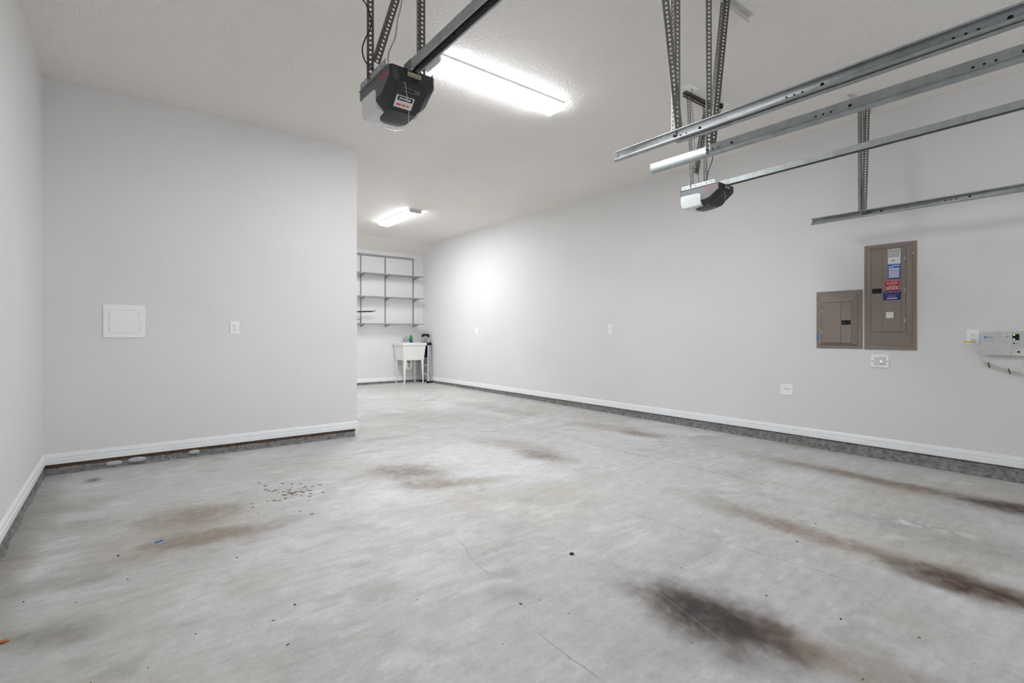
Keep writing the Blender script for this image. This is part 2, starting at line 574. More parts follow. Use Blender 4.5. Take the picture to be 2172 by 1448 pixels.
def stain_attribute(me):
    n = len(me.vertices)
    co = np.empty(n * 3, np.float32)
    me.vertices.foreach_get('co', co)
    co = co.reshape(-1, 3)
    rng = np.random.default_rng(3)
    tab = rng.random((512, 512))

    def vn(x, y):
        xi, yi = np.floor(x).astype(int), np.floor(y).astype(int)
        fx, fy = x - xi, y - yi
        fx, fy = fx * fx * (3 - 2 * fx), fy * fy * (3 - 2 * fy)
        g = lambda i, j: tab[i % 512, j % 512]
        return (g(xi, yi) * (1 - fx) + g(xi + 1, yi) * fx) * (1 - fy) + (g(xi, yi + 1) * (1 - fx) + g(xi + 1, yi + 1) * fx) * fy - 0.5
    x, y = co[:, 0], co[:, 1]
    def fb(x, y, o=4, q=0.55):
        t, am, w = 0, 1.0, 0
        for i in range(o):
            t = t + am * vn(x * 2 ** i + 17.3 * i, y * 2 ** i + 5.1 * i)
            w += am
            am *= q
        return t / w * 2.2
    ss = lambda v, lo, hi: (lambda q: q * q * (3 - 2 * q))(np.clip((v - lo) / (hi - lo), 0, 1))
    lin = lambda *c: np.array(col(*c)[:3])
    over = lambda c, k, f: c + (k[None] - c) * f[:, None]
    wob = 0.5 * vn(x * 9, y * 9) + 0.3 * vn(x * 19 + 7, y * 19) + 0.25 * vn(x * 41 + 3, y * 41 + 9)
    K = np.repeat(lin(192, 192, 190)[None], n, 0)
    wx, wy = x + 0.25 * fb(x * 1.3, y * 1.3), y + 0.25 * fb(x * 1.3 + 40, y * 1.3)
    K = over(K, lin(210, 211, 212), 0.7 * ss(fb(wx * 1.2, wy * 1.2), -0.1, 0.6))
    K = over(K, lin(174, 171, 164), 0.45 * ss(fb(wx * 2.1 + 9, wy * 3.4 + 3, 5, 0.62), 0.02, 0.7))
    K = over(K, lin(186, 178, 160), 0.45 * ss(fb(x * 1.6 + 31, y * 1.6 + 12), 0.08, 0.6))
    K = over(K, lin(160, 159, 157), 0.45 * ss(fb(wx * 5 + 70, wy * 8 + 8, 4, 0.65), 0.12, 0.7))
    K = over(K, lin(220, 221, 222), 0.40 * ss(fb(wx * 4 + 20, wy * 9 + 50, 4, 0.65), 0.15, 0.7))
    for (sx, sy, a, rx, ry, rgb, st) in sorted(STAINS, key=lambda q: -sum(q[5])):     # pale halos first, dark cores last
        ca, sa = math.cos(a), math.sin(a)
        u = ((x - sx) * ca + (y - sy) * sa) / (rx * 1.5)
        w = (-(x - sx) * sa + (y - sy) * ca) / (ry * 1.5)
        d = np.hypot(u, w) + 0.45 * wob
        f = st * (1 - ss(d, 0.20, 1.0)) * np.clip(0.92 + 1.3 * vn(x * 38 + 5, y * 38 + 1) * 0.5, 0.4, 1)
        K = over(K, lin(*rgb), f)
    # pale scuffed dust
    d = np.hypot((x - 3.75) / 0.16, (y - 0.86) / 0.40)
    K = over(K, lin(226, 227, 228), 0.8 * (1 - ss(d, 0.2, 1)) * ss(fb(x * 22, y * 14, 3, 0.7), 0.1, 0.4))
    at = me.color_attributes.new('concrete', 'FLOAT_COLOR', 'POINT')
    at.data.foreach_set('color', np.concatenate([K, np.ones((n, 1))], 1).astype(np.float32).ravel())


stain_attribute(fl.data)


# cracks, scratches and dried drips lie in the slab surface
def ribbon(name, pts, hw, m, wob=0.0, seed=0):
    pts = [Vector((p[0], p[1], 0)) for p in pts]
    L, R, k = [], [], 0
    for i in range(len(pts) - 1):
        d = pts[i + 1] - pts[i]
        n = max(2, int(d.length / 0.03))
        t = d.normalized()
        q = Vector((-t.y, t.x, 0))
        for j in range(n + (i == len(pts) - 2)):
            c = pts[i] + d * (j / n)
            c = c + q * (wob * (noise.noise(Vector((c.x * 7, c.y * 7, seed))) + 0.4 * noise.noise(Vector((c.x * 31, c.y * 31, seed)))))
            w = hw * (0.55 + 0.9 * abs(noise.noise(Vector((c.x * 23, c.y * 23, seed + 5)))))
            L.append((c.x + q.x * w, c.y + q.y * w, fz(c.y) + 0.0004))
            R.append((c.x - q.x * w, c.y - q.y * w, fz(c.y) + 0.0004))
    n = len(L)
    return MB().add(L + R, [(i, i + 1, n + i + 1, n + i) for i in range(n - 1)]).build(name, m, fl, Matrix.Identity(4))


ribbon('crack', [(3.845, 6.3), (3.853, 5.3), (3.79, 4.55), (3.83, 3.91), (3.735, 3.45), (3.76, 2.9), (3.77, 2.53), (3.78, 1.75)], 0.0045, M['crack'], 0.03, 1)
ribbon('crack', [(2.515, 2.04), (2.63, 0.84)], 0.0016, M['crack'], 0.0, 2)
ribbon('crack', [(1.45, 2.33), (1.366, 2.03), (1.357, 1.91)], 0.0025, M['crack_faint'], 0.02, 3)
ribbon('crack', [(1.235, 1.42), (1.232, 1.12)], 0.0018, M['crack_faint'], 0.012, 4)
ribbon('scratch', [(1.845, 1.32), (1.756, 1.01), (1.675, 0.78)], 0.0009, M['scratch'], 0.0, 5)
ribbon('scratch', [(2.88, 0.70), (2.85, 0.36)], 0.002, M['scratch'], 0.0, 6)
ribbon('scratch', [(4.81, 3.3), (4.783, 2.5), (4.56, 1.95)], 0.004, M['scratch'], 0.0, 7)
mb = MB()
rd = random.Random(11)
for i in range(64):
    r, a = abs(rd.gauss(0, 0.15)), rd.uniform(0, 2 * PI)
    cx, cy, rr = 0.945 + r * math.cos(a) * 1.05, 3.70 + r * math.sin(a) * 1.2, rd.uniform(0.006, 0.016)
    mb.add([(cx + rr * math.cos(j * PI / 4) * rd.uniform(0.8, 1.2), cy + rr * math.sin(j * PI / 4) * rd.uniform(0.8, 1.2), fz(cy) + 0.0005) for j in range(8)], [tuple(range(8))])
dd = mb.build('dried_drips', M['drip'], fl, Matrix.Identity(4))
dd['kind'] = 'stuff'
# ceiling: flat, with the low slope along the back wall
mb = MB().box(x0, x1, y0, YS, ZC, ZC + WT)
struct(mb.build('ceiling', M['ceiling']), 'flat off-white textured ceiling')
mb = MB().prism([(YS, ZC), (YB, ZS), (YB, ZS + 0.4), (YS, ZC + 0.12)], 'x', XE - WT, XR)
struct(mb.build('ceiling_slope', M['ceiling']), 'narrow sloped strip of ceiling above the back wall')
# walls stand on the concrete curb
WB = 0.098
struct(MB().box(XL - WT, XL, YD - WT, YP + WT, WB, ZC).build('wall_left', M['wall']))
struct(MB().box(XR, XR + WT, YD - WT, YB + WT, WB, ZC).build('wall_right', M['wall']))
struct(MB().box(XE - WT, XR, YB, YB + WT, WB, ZC).build('wall_back', M['wall']))
rb = 0.018                     # bullnose corner on the free end
pts = [(XL, YP)]
for i in range(7):
    a = -PI / 2 + PI / 2 * i / 6
    pts.append((XE - rb + rb * math.cos(a), YP + rb + rb * math.sin(a)))
pts += [(XE, YP + WT), (XL, YP + WT)]
struct(MB().prism(pts, 'z', WB, ZC).build('wall_partition', M['wall'], smooth=True))
struct(MB().box(XE - WT, XE, YP + WT, YB + WT, WB, ZC).build('wall_passage', M['wall']))
# wall with the two garage doors behind the camera
DX = ((-0.30, 2.38), (2.46, 5.08))
DH = 2.13
mb = MB()
mb.box(XL, DX[0][0], YD - WT, YD, -0.03, ZC).box(DX[0][1], DX[1][0], YD - WT, YD, -0.03, ZC).box(DX[1][1], XR, YD - WT, YD, -0.03, ZC)
mb.box(DX[0][0], DX[0][1], YD - WT, YD, DH, ZC).box(DX[1][0], DX[1][1], YD - WT, YD, DH, ZC)
struct(mb.build('wall_doors', M['wall']))
for k, (a, b) in enumerate(DX):
    d = bpy.data.objects.new('door_%d' % (k + 1), None)
    link(d, None, T((a + b) / 2, YD - 0.05, fz(YD)))
    d['kind'] = 'structure'
    hw = (b - a) / 2
    for r in range(4):
        h = DH / 4
        if r == 3:                       # glazed top section: assumed window row, added to let in fill daylight
            top = MB()
            za, zb, wa, wb = r * h + 0.025, (r + 1) * h - 0.002, r * h + 0.085, (r + 1) * h - 0.065
            top.box(-hw, hw, -0.02, 0.02, za, wa).box(-hw, hw, -0.02, 0.02, wb, zb)
            pw = 2 * hw / 4
            for c in range(5):
                xc = -hw + c * pw
                top.box(max(-hw, xc - 0.04), min(hw, xc + 0.04), -0.02, 0.02, wa, wb)
            top = top.build('door_section', M['door_paint'], d)
            for c in range(4):
                MB().box(-hw + c * pw + 0.04, -hw + (c + 1) * pw - 0.04, -0.002, 0.002, wa, wb).build('pane', M['glass'], top)
                L = bpy.data.lights.new('added_window_portal', 'AREA')
                L.shape = 'RECTANGLE'
                L.size, L.size_y = pw - 0.08, wb - wa
                L.cycles.is_portal = True
                lo = bpy.data.objects.new('added_window_portal', L)
                C.objects.link(lo)
                lo.matrix_basis = frame(((a + b) / 2 - hw + (c + 0.5) * pw, YD - 0.045, fz(YD) + (wa + wb) / 2), (1, 0, 0), (0, 0, 1), (0, -1, 0))
            continue
        mb = MB().box(-hw, hw, -0.02, 0.02, r * h + 0.025, (r + 1) * h + 0.022)
        for c in range(4):
            pw = 2 * hw / 4
            mb.box(-hw + c * pw + 0.06, -hw + (c + 1) * pw - 0.06, 0.0, 0.028, r * h + 0.10, (r + 1) * h - 0.06, 0.006)
        mb.build('door_section', M['door_paint'], d)


# rough concrete curb below the walls
def curb(name, a, b, out, label, thick=0.10, top=0.099, wood=None):
    """face runs from a to b; out = unit vector into the room"""
    a, b, out = Vector((a[0], a[1], 0)), Vector((b[0], b[1], 0)), Vector((out[0], out[1], 0))
    L = (b - a).length
    d = (b - a) / L
    n = int(L / 0.03)
    rows = 8
    vs, fs = [], []
    for i in range(n + 1):
        p = a + d * (L * i / n)
        zf = fz(p.y)
        for j in range(rows + 1):
            t = j / rows
            z = top + (zf - 0.012 - top) * t
            q = Vector((p.x * 9, p.y * 9, z * 22))
            dis = 0.007 * noise.noise(q * 1.3) + 0.004 * noise.noise(q * 4.1)
            foot = 0.016 * max(0, t - 0.62) / 0.38 * (0.55 + 0.9 * abs(noise.noise(Vector((p.x * 5, p.y * 5, 3)))))
            lean = 0.004 if j else -0.02
            w = p + out * (lean + dis + foot)
            vs.append((w.x, w.y, z))
        w = p - out * thick
        vs.append((w.x, w.y, zf - 0.012))
        vs.append((w.x, w.y, top))
    m = rows + 3
    for i in range(n):
        for j in range(m):
            k0, k1 = i * m + j, i * m + (j + 1) % m
            fs.append((k0, k1, k1 + m, k0 + m))
    fs.append(tuple(range(m)))
    fs.append(tuple(n * m + j for j in range(m))[::-1])
    o = MB().add(vs, fs).build(name, M['curb'], smooth=False)
    return struct(o, label)


curb('foundation_curb', (XR, YB), (XR, YD), (-1, 0), 'rough grey concrete curb under the long right wall')
curb('foundation_curb', (XL, YD), (XL, YP), (1, 0), 'rough grey concrete curb under the left wall')
curb('foundation_curb', (XE, YB), (XR, YB), (0, -1), 'rough grey concrete curb under the back wall')
pc = curb('foundation_curb', (XL, YP), (XE - 0.03, YP), (0, -1), 'crumbling concrete curb under the partition wall', top=0.082)
curb('foundation_curb', (XE - 0.01, YP + 0.1), (XE - 0.01, YB), (1, 0), 'concrete curb under the passage wall')
mb = MB()
n = 40
for i in range(n):              # weathered sill plate above the partition curb
    xa = XL + (XE - 0.028 - XL) * i / n
    xb = XL + (XE - 0.028 - XL) * (i + 1) / n
    e = 0.004 * noise.noise(Vector((xa * 6, 1, 2)))
    mb.box(xa, xb, YP - 0.005 - e, YP + 0.09, 0.078, 0.1037)
mb.build('sill_plate', M['wood'], pc, Matrix.Identity(4))
for (x, w, z, h) in ((-0.045, 0.055, 0.056, 0.019), (0.105, 0.060, 0.062, 0.021), (0.515, 0.042, 0.066, 0.018)):
    rings = []
    for s, k in ((0.0, 1.0), (0.008, 0.97), (0.014, 0.8), (0.017, 0.45)):
        rings.append([(x + w * k * math.cos(t) * (1 + 0.12 * noise.noise(Vector((x * 20, t, 1)))), YP - 0.004 - s,
                       z + h * k * (abs(math.sin(t)) ** 0.6 * math.copysign(1, math.sin(t)))) for t in [2 * PI * i / 18 for i in range(18)]])
    MB().loft(rings).build('mortar_patch', M['mortar'], pc, Matrix.Identity(4), smooth=True)

# baseboards
PROF = [(0, 0), (0.014, 0), (0.014, 0.036), (0.0098, 0.041), (0.0125, 0.047), (0.0125, 0.054), (0.0105, 0.066), (0.0068, 0.069), (0.0085, 0.073), (0.0045, 0.0807), (0, 0.0807)]


def baseboard(name, a, b, out, ea=0.0, eb=0.0, label=None):
    a, b, out = Vector((*a, 0)), Vector((*b, 0)), Vector((*out, 0))
    d = (b - a).normalized()
    rings = []
    for p, e in ((a, ea), (b, eb)):
        rings.append([tuple(p + out * (t + 0.0006) + d * (e * t) + Vector((0, 0, BB0 + z))) for t, z in PROF])
    struct(MB().loft(rings).build(name, M['trim']), label)


baseboard('baseboard_right', (XR, YB), (XR, YD), (-1, 0), 1, 0, 'white moulded baseboard along the right wall')
baseboard('baseboard_left', (XL, YD), (XL, YP), (1, 0), 0, -1, 'white moulded baseboard along the left wall')
baseboard('baseboard_partition', (XL, YP), (XE, YP), (0, -1), 1, 1, 'white moulded baseboard along the partition wall')
baseboard('baseboard_passage', (XE, YP), (XE, YB), (1, 0), -1, -1, 'white moulded baseboard along the passage wall')
baseboard('baseboard_back', (XE, YB), (XR, YB), (0, -1), 1, -1, 'white moulded baseboard along the back wall')


# ---------------------------------------------------------------- fluorescent fixtures
def fixture(name, label, world, L, W, lens='tube'):
    """lies along local x from 0 to L, width along local y, hangs down along local z"""
    t = thing(name, label, 'ceiling light', world, 'fluorescent wraparound ceiling lights')
    h = W / 2
    MB().box(0, L, -h + 0.012, h - 0.012, 0.0, 0.014).build('housing', M['white_plastic'], t)
    prof = [(-h + 0.004, 0.0145), (-h, 0.02), (-h + 0.004, 0.046), (-h + 0.022, 0.058), (h - 0.022, 0.058), (h - 0.004, 0.046), (h, 0.02), (h - 0.004, 0.0145)]
    MB().loft([[(0.014, y, z) for y, z in prof], [(L - 0.001, y, z) for y, z in prof]]).build('diffuser_lens', M[lens + '_side'], t)
    MB().box(0.016, L - 0.006, -h + 0.020, h - 0.020, 0.0582, 0.0590).build('lens_bottom', M[lens], t)
    cp = [(-h - 0.003, 0.0), (-h - 0.003, 0.047), (-h + 0.02, 0.061), (h - 0.02, 0.061), (h + 0.003, 0.047), (h + 0.003, 0.0)]
    MB().loft([[(x, y, z) for y, z in cp] for x in (-0.004, 0.0135)]).build('end_cap', M['light_grey'], t)
    for y in (-h + 0.001, h - 0.001):
        MB().box(0, L, y - 0.0035, y + 0.0035, 0.001, 0.0142).build('side_rail', M['light_grey'], t)
    return t


fixture('fluorescent_light', 'lit fluorescent ceiling light behind the nearest door opener', on_ceil(1.770, 3.195), 1.22, 0.20)
# local x runs away from the camera
fixture('fluorescent_light', 'lit fluorescent ceiling light far back near the grey shelves',
        frame((3.695, 7.22, ZC), (0, 1, 0), (1, 0, 0), (0, 0, -1)), 1.22, 0.20)


# ---------------------------------------------------------------- door tracks
def track(label, x, s, reinforce):
    """C channel, open towards s (+1/-1 in X); web at x"""
    zc, ye, ys = 2.14, 1.905, -0.95
    t = thing('door_track', label, 'door track', T(x, ye, zc), 'horizontal garage door tracks')
    prof = [(0.030, 0.019), (0.0305, 0.0245), (0.027, 0.027), (0.0, 0.0265), (0.0, -0.015), (0.004, -0.0235), (0.013, -0.029), (0.022, -0.028), (0.028, -0.022), (0.029, -0.015)]
    mb = MB()
    mb.loft([[(s * a, 0, b) for a, b in prof], [(s * a, ys - ye, b) for a, b in prof]], cap=False, closed=False)
    mb.build('channel', M['steel'], t, solid=0.0018, smooth=True)
    if reinforce:
        mb = MB()
        pr = [(-s * 0.003, 0.020), (-s * 0.003, -0.036), (s * 0.026, -0.036)] if s < 0 else [(-s * 0.003, 0.030), (-s * 0.003, -0.012), (-s * 0.022, -0.012)]
        mb.loft([[(a, -0.40, b) for a, b in pr], [(a, ys - ye, b) for a, b in pr]], cap=False, closed=False)
        mb.build('reinforcing_angle', M['steel'], t, solid=0.002)
    mb = MB()
    face = s * 0.0012 if s < 0 else -0.0052
    y = -0.30
    while y > -2.6:
        for k in range(3):
            yy = y - 0.085 - k * 0.032
            mb.cyl((face, yy, 0.0), (face + (-0.001 if s < 0 else -0.001), yy, 0.0), 0.0048, n=10)
        mb.cyl((face, y - 0.225, 0.002), (face - 0.0014, y - 0.225, 0.002), 0.0075, n=12)
        y -= 0.55
    mb.build('punched_slots', M['slot'], t)['kind'] = 'stuff'
    mb = MB()
    for yy in (-0.385,):
        mb.cyl((face + 0.002, yy, 0.004), (face - 0.010, yy, 0.004), 0.0085, n=6)
    mb.build('hanger_bolt', M['steel_d'], t)
    if s < 0:
        mb = MB().box(-0.004, -0.0006, -0.001, -0.004, -0.02, 0.02)
        mb.build('end_tab', M['steel'], t)
    return t


TA, TB, TCX = 2.265, 2.575, 4.97
track('galvanized door track nearest the camera, open side facing left', TA, -1, True)
track('galvanized door track with closed back facing left, second of three', TB, 1, True)
track('galvanized door track close to the right wall above the breaker panels', TCX, -1, False)

YH = 1.525
t = thing('track_hanger', 'slotted steel angle hanger carrying the nearest door track', 'hanger', T(TA, YH, ZC))
angle_iron('upright_angle', (TA + 0.004, YH, 2.13), (TA + 0.004, YH, ZC - 0.003), (0.94, -0.33, 0), (0.06, 0.99, 0), M['steel_d'], t, w=0.032)
angle_iron('diagonal_brace', (TA - 0.002, YH - 0.012, 2.14), (TA - 0.13, YH + 0.02, ZC - 0.003), (0.55, -0.83, 0), (0.83, 0.55, 0), M['steel_d'], t, w=0.034)
angle_iron('ceiling_angle', (1.95, YH + 0.03, ZC - 0.002), (2.42, YH + 0.03, ZC - 0.002), (0, 0, -1), (0, -1, 0), M['painted_angle'], t)
t = thing('track_hanger', 'slotted steel angle hanger with wide diagonal brace carrying the middle door track', 'hanger', T(TB, YH, ZC))
angle_iron('upright_angle', (TB - 0.008, YH, 2.12), (TB - 0.008, YH, ZC - 0.003), (0.6, -0.8, 0), (0.2, 1, 0), M['steel_d'], t, w=0.028)
angle_iron('diagonal_brace', (TB + 0.012, YH - 0.006, 2.13), (2.80, YH + 0.02, ZC - 0.006), (0.92, -0.396, 0), (0.12, 0.996, 0), M['dark_angle'], t, w=0.036)
angle_iron('ceiling_angle', (2.52, YH + 0.03, ZC - 0.002), (3.10, YH + 0.03, ZC - 0.002), (0, 0, -1), (0, -1, 0), M['painted_angle'], t, w=0.034)
t = thing('track_hanger', 'crossed slotted angle hanger carrying the door track by the right wall', 'hanger', T(TCX, YH, ZC))
angle_iron('upright_angle', (TCX + 0.004, YH, 2.13), (TCX - 0.004, YH, ZC - 0.003), (0.8, -0.59, 0), (0.34, 0.94, 0), M['steel_d'], t, w=0.032)
angle_iron('diagonal_brace', (TCX - 0.028, YH - 0.014, 2.14), (TCX + 0.085, YH - 0.006, ZC - 0.003), (0.293, -0.956, 0), (0.956, 0.293, 0), M['steel_d'], t, w=0.036)
angle_iron('ceiling_angle', (4.752, YH, ZC - 0.002), (5.256, YH, ZC - 0.002), (0, 0, -1), (0, 1, 0), M['painted_angle'], t, w=0.034)


# ---------------------------------------------------------------- door openers
def opener(label, world, rail_end, side_mat, warn=True):
    """origin: middle of the housing top; local -y points to the doors, x right, z up"""
    t = thing('garage_door_opener', label, 'door opener', world, 'overhead garage door openers')

    def ring(y, w, zt, zb, ch):
        return [(-w, y, zt), (w, y, zt), (w, y, zb + ch), (w - ch, y, zb), (-w + ch, y, zb), (-w, y, zb + ch)]
    st = [(-0.180, 0.104, 0, -0.062, 0.012), (-0.172, 0.1125, 0, -0.074, 0.02), (-0.135, 0.1125, 0, -0.114, 0.036), (-0.090, 0.1125, 0, -0.158, 0.046), (-0.060, 0.1125, 0, -0.167, 0.048), (-0.015, 0.1125, 0, -0.168, 0.048)]
    MB().loft([ring(*r) for r in st]).build('motor_cover', M['dark_plastic'], t, smooth=True)
    # long upper band with the swept edge above the lamp lens
    for sgn in (-1, 1):
        poly = [(0.180, -0.0005), (0.180, -0.045), (0.020, -0.050), (-0.004, -0.056), (-0.018, -0.075), (-0.026, -0.116), (-0.090, -0.106), (-0.135, -0.074), (-0.168, -0.048), (-0.168, -0.0005)]
        MB().prism(poly, 'x', sgn * 0.108, sgn * 0.1145).build('side_trim', side_mat, t)
    MB().box(-0.108, 0.108, -0.014, 0.180, -0.046, -0.001).build('rear_cover', M['dark_plastic'], t)
    # frosted lamp lens under the rear
    rr = []
    for y, w, zb in ((-0.012, 0.1125, -0.166), (0.06, 0.1125, -0.172), (0.14, 0.1125, -0.172), (0.172, 0.108, -0.160), (0.182, 0.098, -0.140)):
        rr.append([(-w, y, -0.046), (w, y, -0.046), (w, y, zb + 0.040), (w - 0.012, y, zb + 0.012), (w - 0.04, y, zb), (-w + 0.04, y, zb), (-w + 0.012, y, zb + 0.012), (-w, y, zb + 0.040)])
    ln = MB().loft(rr).build('lamp_lens', M['lens'], t, smooth=True)
    for i in range(3):  # white boxes paint the bright highlights on the vent slots
        for j in range(2):
            MB().box(-0.055 + i * 0.040, -0.025 + i * 0.040, 0.108 + j * 0.020, 0.120 + j * 0.020, -0.1728, -0.170).build('vent_slot_highlight', M['white_plastic'], ln)
    # dark tongue running back under the lens
    tg = []
    for y, w, z in ((-0.07, 0.070, -0.164), (0.0, 0.070, -0.173), (0.040, 0.068, -0.176), (0.066, 0.056, -0.176), (0.078, 0.038, -0.175)):
        tg.append([(-w, y, z + 0.012), (w, y, z + 0.012), (w, y, z), (w - 0.008, y, z - 0.004), (-w + 0.008, y, z - 0.004), (-w, y, z)])
    MB().loft(tg).build('belly_panel', M['dark_plastic'], t, smooth=True)
    # control panel on the sloping front
    a, b = Vector((0, -0.180, -0.063)), Vector((0, -0.090, -0.158))
    e = (b - a).normalized()
    nrm = Vector((0, e.z, -e.y))
    if nrm.z > 0:
        nrm = -nrm

    def slope(p):
        q = a + Vector((p[0], 0, 0)) + e * p[1] + nrm * (p[2] - 0.002)
        return (q.x, q.y, q.z)
    mb = MB()
    pan = [(-0.072, -0.085), (0.072, -0.085), (0.076, 0.02), (0.070, 0.10), (0.055, 0.128), (-0.055, 0.128), (-0.070, 0.10), (-0.076, 0.02)]
    prof0 = [(x, y) for x, y in pan]
    front = lambda x, v: (x, -0.1815, v)
    # front face plate with rounded shoulders
    mb.rrect(-0.070, 0.070, -0.066, -0.008, 0.0, 0.004, 0.014)
    mb.v = [(x, -0.179 - z, y) for x, y, z in mb.v]
    fp = mb.build('front_panel', M['dark_plastic'], t, smooth=True)
    mb = MB()
    mb.rrect(-0.074, 0.074, 0.002, 0.138, 0.0, 0.0055, 0.026)
    mb.v = [slope(p) for p in mb.v]
    mb.build('control_panel', M['dark_plastic'], t, smooth=True)
    mb = MB().box(-0.030, 0.038, -0.1838, -0.1832, -0.036, -0.014)
    st1 = mb.build('model_sticker', M['tan_lbl'], t)
    mb = MB()
    fake_lines(mb, -0.026, 0.030, -0.030, 0.005, 0.0, (3, 4, 3))
    fake_lines(mb, 0.010, 0.026, -0.021, 0.004, 0.0, (2, 1))
    mb.v = [(x, -0.1842, y) for x, y, z in mb.v]
    mb.build('print', M['ink'], st1)
    MB().box(-0.008, 0.026, -0.1845, -0.182, -0.058, -0.042, 0.0008).build('socket', M['black'], t)
    mb = MB()
    mb.box(-0.045, 0.045, 0.028, 0.048, 0.005, 0.0068)
    mb.v = [slope(p) for p in mb.v]
    tb = mb.build('terminal_strip', M['grey_plastic'], t)
    mb = MB()
    for x in (-0.034, -0.018, -0.002, 0.012):
        mb.rrect(x - 0.006, x + 0.006, 0.032, 0.044, 0.0068, 0.0076, 0.004)
    mb.v = [slope(p) for p in mb.v]
    mb.build('terminal', M['black'], tb)
    if warn:
        mb = MB().box(-0.060, 0.030, 0.070, 0.130, 0.0056, 0.0062)
        mb.v = [slope(p) for p in mb.v]
        wl = mb.build('warning_sticker', M['paper'], t)
        mb = MB().box(-0.052, 0.024, 0.074, 0.094, 0.0063, 0.0065)
        mb.v = [slope(p) for p in mb.v]
        mb.build('sticker_header', M['black'], wl)
        flip = lambda p: slope((p[0], -p[1], p[2]))
        mb = MB()
        fake_lines(mb, -0.044, 0.014, -0.084, 0.008, 0.0067, (3, 2, 4, 3), flip)
        mb.build('print', M['white_ink'], wl)
        mb = MB()
        fake_lines(mb, -0.050, 0.016, -0.115, 0.009, 0.0064, (5, 3, 3), flip)
        mb.build('print', M['red'], wl)
    # logo on the left side
    mb = MB()
    text(mb, 'Overhead', 0.032, 0, 0, 0, M3=lambda p: (-0.1151, -0.098 - p[0], -0.022 + p[1]), arc=3.0, sx=0.80)
    mb.build('logo', M['red'], t, solid=0.0006)
    mb = MB()
    text(mb, 'Odyssey 1000', 0.013, 0, 0, 0, M3=lambda p: (-0.1151, -0.094 - p[0], -0.054 + p[1]), sx=0.9)
    mb.build('model_lettering', M['ink'], t)
    # mounting plate with slotted flanges
    pl = MB().box(-0.121, 0.121, -0.165, 0.185, 0.0005, 0.003).build('mounting_plate', M['steel'], t)
    for sgn in (-1, 1):
        mb = MB()
        strip(mb, 0.30, 0.034, 0.046, 0.0062, lambda u, v: (sgn * 0.121, -0.145 + v, 0.002 + u))
        mb.build('plate_flange', M['steel'], pl, solid=0.002)
    # antenna wire
    s0 = slope((-0.050, 0.008, 0.006))
    MB().tube([s0, (s0[0] + 0.004, s0[1] - 0.012, s0[2] - 0.008), (s0[0] + 0.012, s0[1] - 0.010, s0[2] - 0.05), (s0[0] + 0.020, s0[1] - 0.006, s0[2] - 0.10),
               (s0[0] + 0.026, s0[1] - 0.004, s0[2] - 0.16), (s0[0] + 0.024, s0[1] - 0.004, s0[2] - 0.215)], 0.0011, 6).build('antenna_wire', M['cable'], t, smooth=True)
    # drive rail to the header
    e1 = MW[t].inverted() @ Vector(rail_end)
    s1 = Vector((0, -0.150, 0.014))
    d = (e1 - s1).normalized()
    L = (e1 - s1).length
    sx = Vector((0, 0, 1)).cross(d).normalized() * -1
    up = d.cross(sx) * -1
    if up.z < 0:
        up = -up
    P = lambda x, z, y: tuple(s1 + sx * x + up * z + d * y)
    prof = [(-0.018, -0.021), (-0.026, -0.021), (-0.026, 0.022), (0.026, 0.022), (0.026, -0.021), (0.018, -0.021)]
    MB().loft([[P(a, b, 0) for a, b in prof], [P(a, b, L) for a, b in prof]], cap=False, closed=False).build('drive_rail', M['steel'], t, solid=0.0018)
    mb = MB()
    for a, b in ((-0.006, -0.014), (-0.006, 0.010)):
        mb.loft([[P(a, b, 0.01), P(a + 0.012, b, 0.01), P(a + 0.012, b + 0.003, 0.01), P(a, b + 0.003, 0.01)], [P(a, b, L), P(a + 0.012, b, L), P(a + 0.012, b + 0.003, L), P(a, b + 0.003, L)]])
    for i in range(int(min(L, 1.6) / 0.012)):
        y = 0.02 + i * 0.012
        mb.add([P(-0.006, -0.017, y), P(0.006, -0.017, y), P(0.006, -0.017, y + 0.006), P(-0.006, -0.017, y + 0.006), P(-0.006, -0.014, y), P(0.006, -0.014, y), P(0.006, -0.014, y + 0.006), P(-0.006, -0.014, y + 0.006)],
               [(0, 1, 2, 3), (0, 1, 5, 4), (1, 2, 6, 5), (2, 3, 7, 6), (3, 0, 4, 7)])
    mb.build('drive_belt', M['black'], t)
    mb = MB()
    mb.add([P(x, z, y) for y in (-0.01, 0.06) for x, z in ((-0.027, -0.018), (-0.027, 0.0245), (0.027, 0.0245), (0.027, -0.018))], [(0, 1, 5, 4), (1, 2, 6, 5), (2, 3, 7, 6)])
    mb.build('rail_clamp', M['steel_d'], t, solid=0.002)
    return t


O1 = (1.066, 2.285, 2.338)
O2 = (3.893, 2.312, 2.338)
opener('black door opener with white lamp lens hanging nearest the camera', T(*O1) @ Matrix.Diagonal((1, 1, 0.92, 1)), (1.075, -1.15, 2.365), M['grey_plastic'])
opener('black door opener with white lamp lens hanging farther away at right', T(*O2) @ Matrix.Diagonal((1, 1, 0.92, 1)), (3.79, -1.15, 2.365), M['grey_plastic'], warn=False)

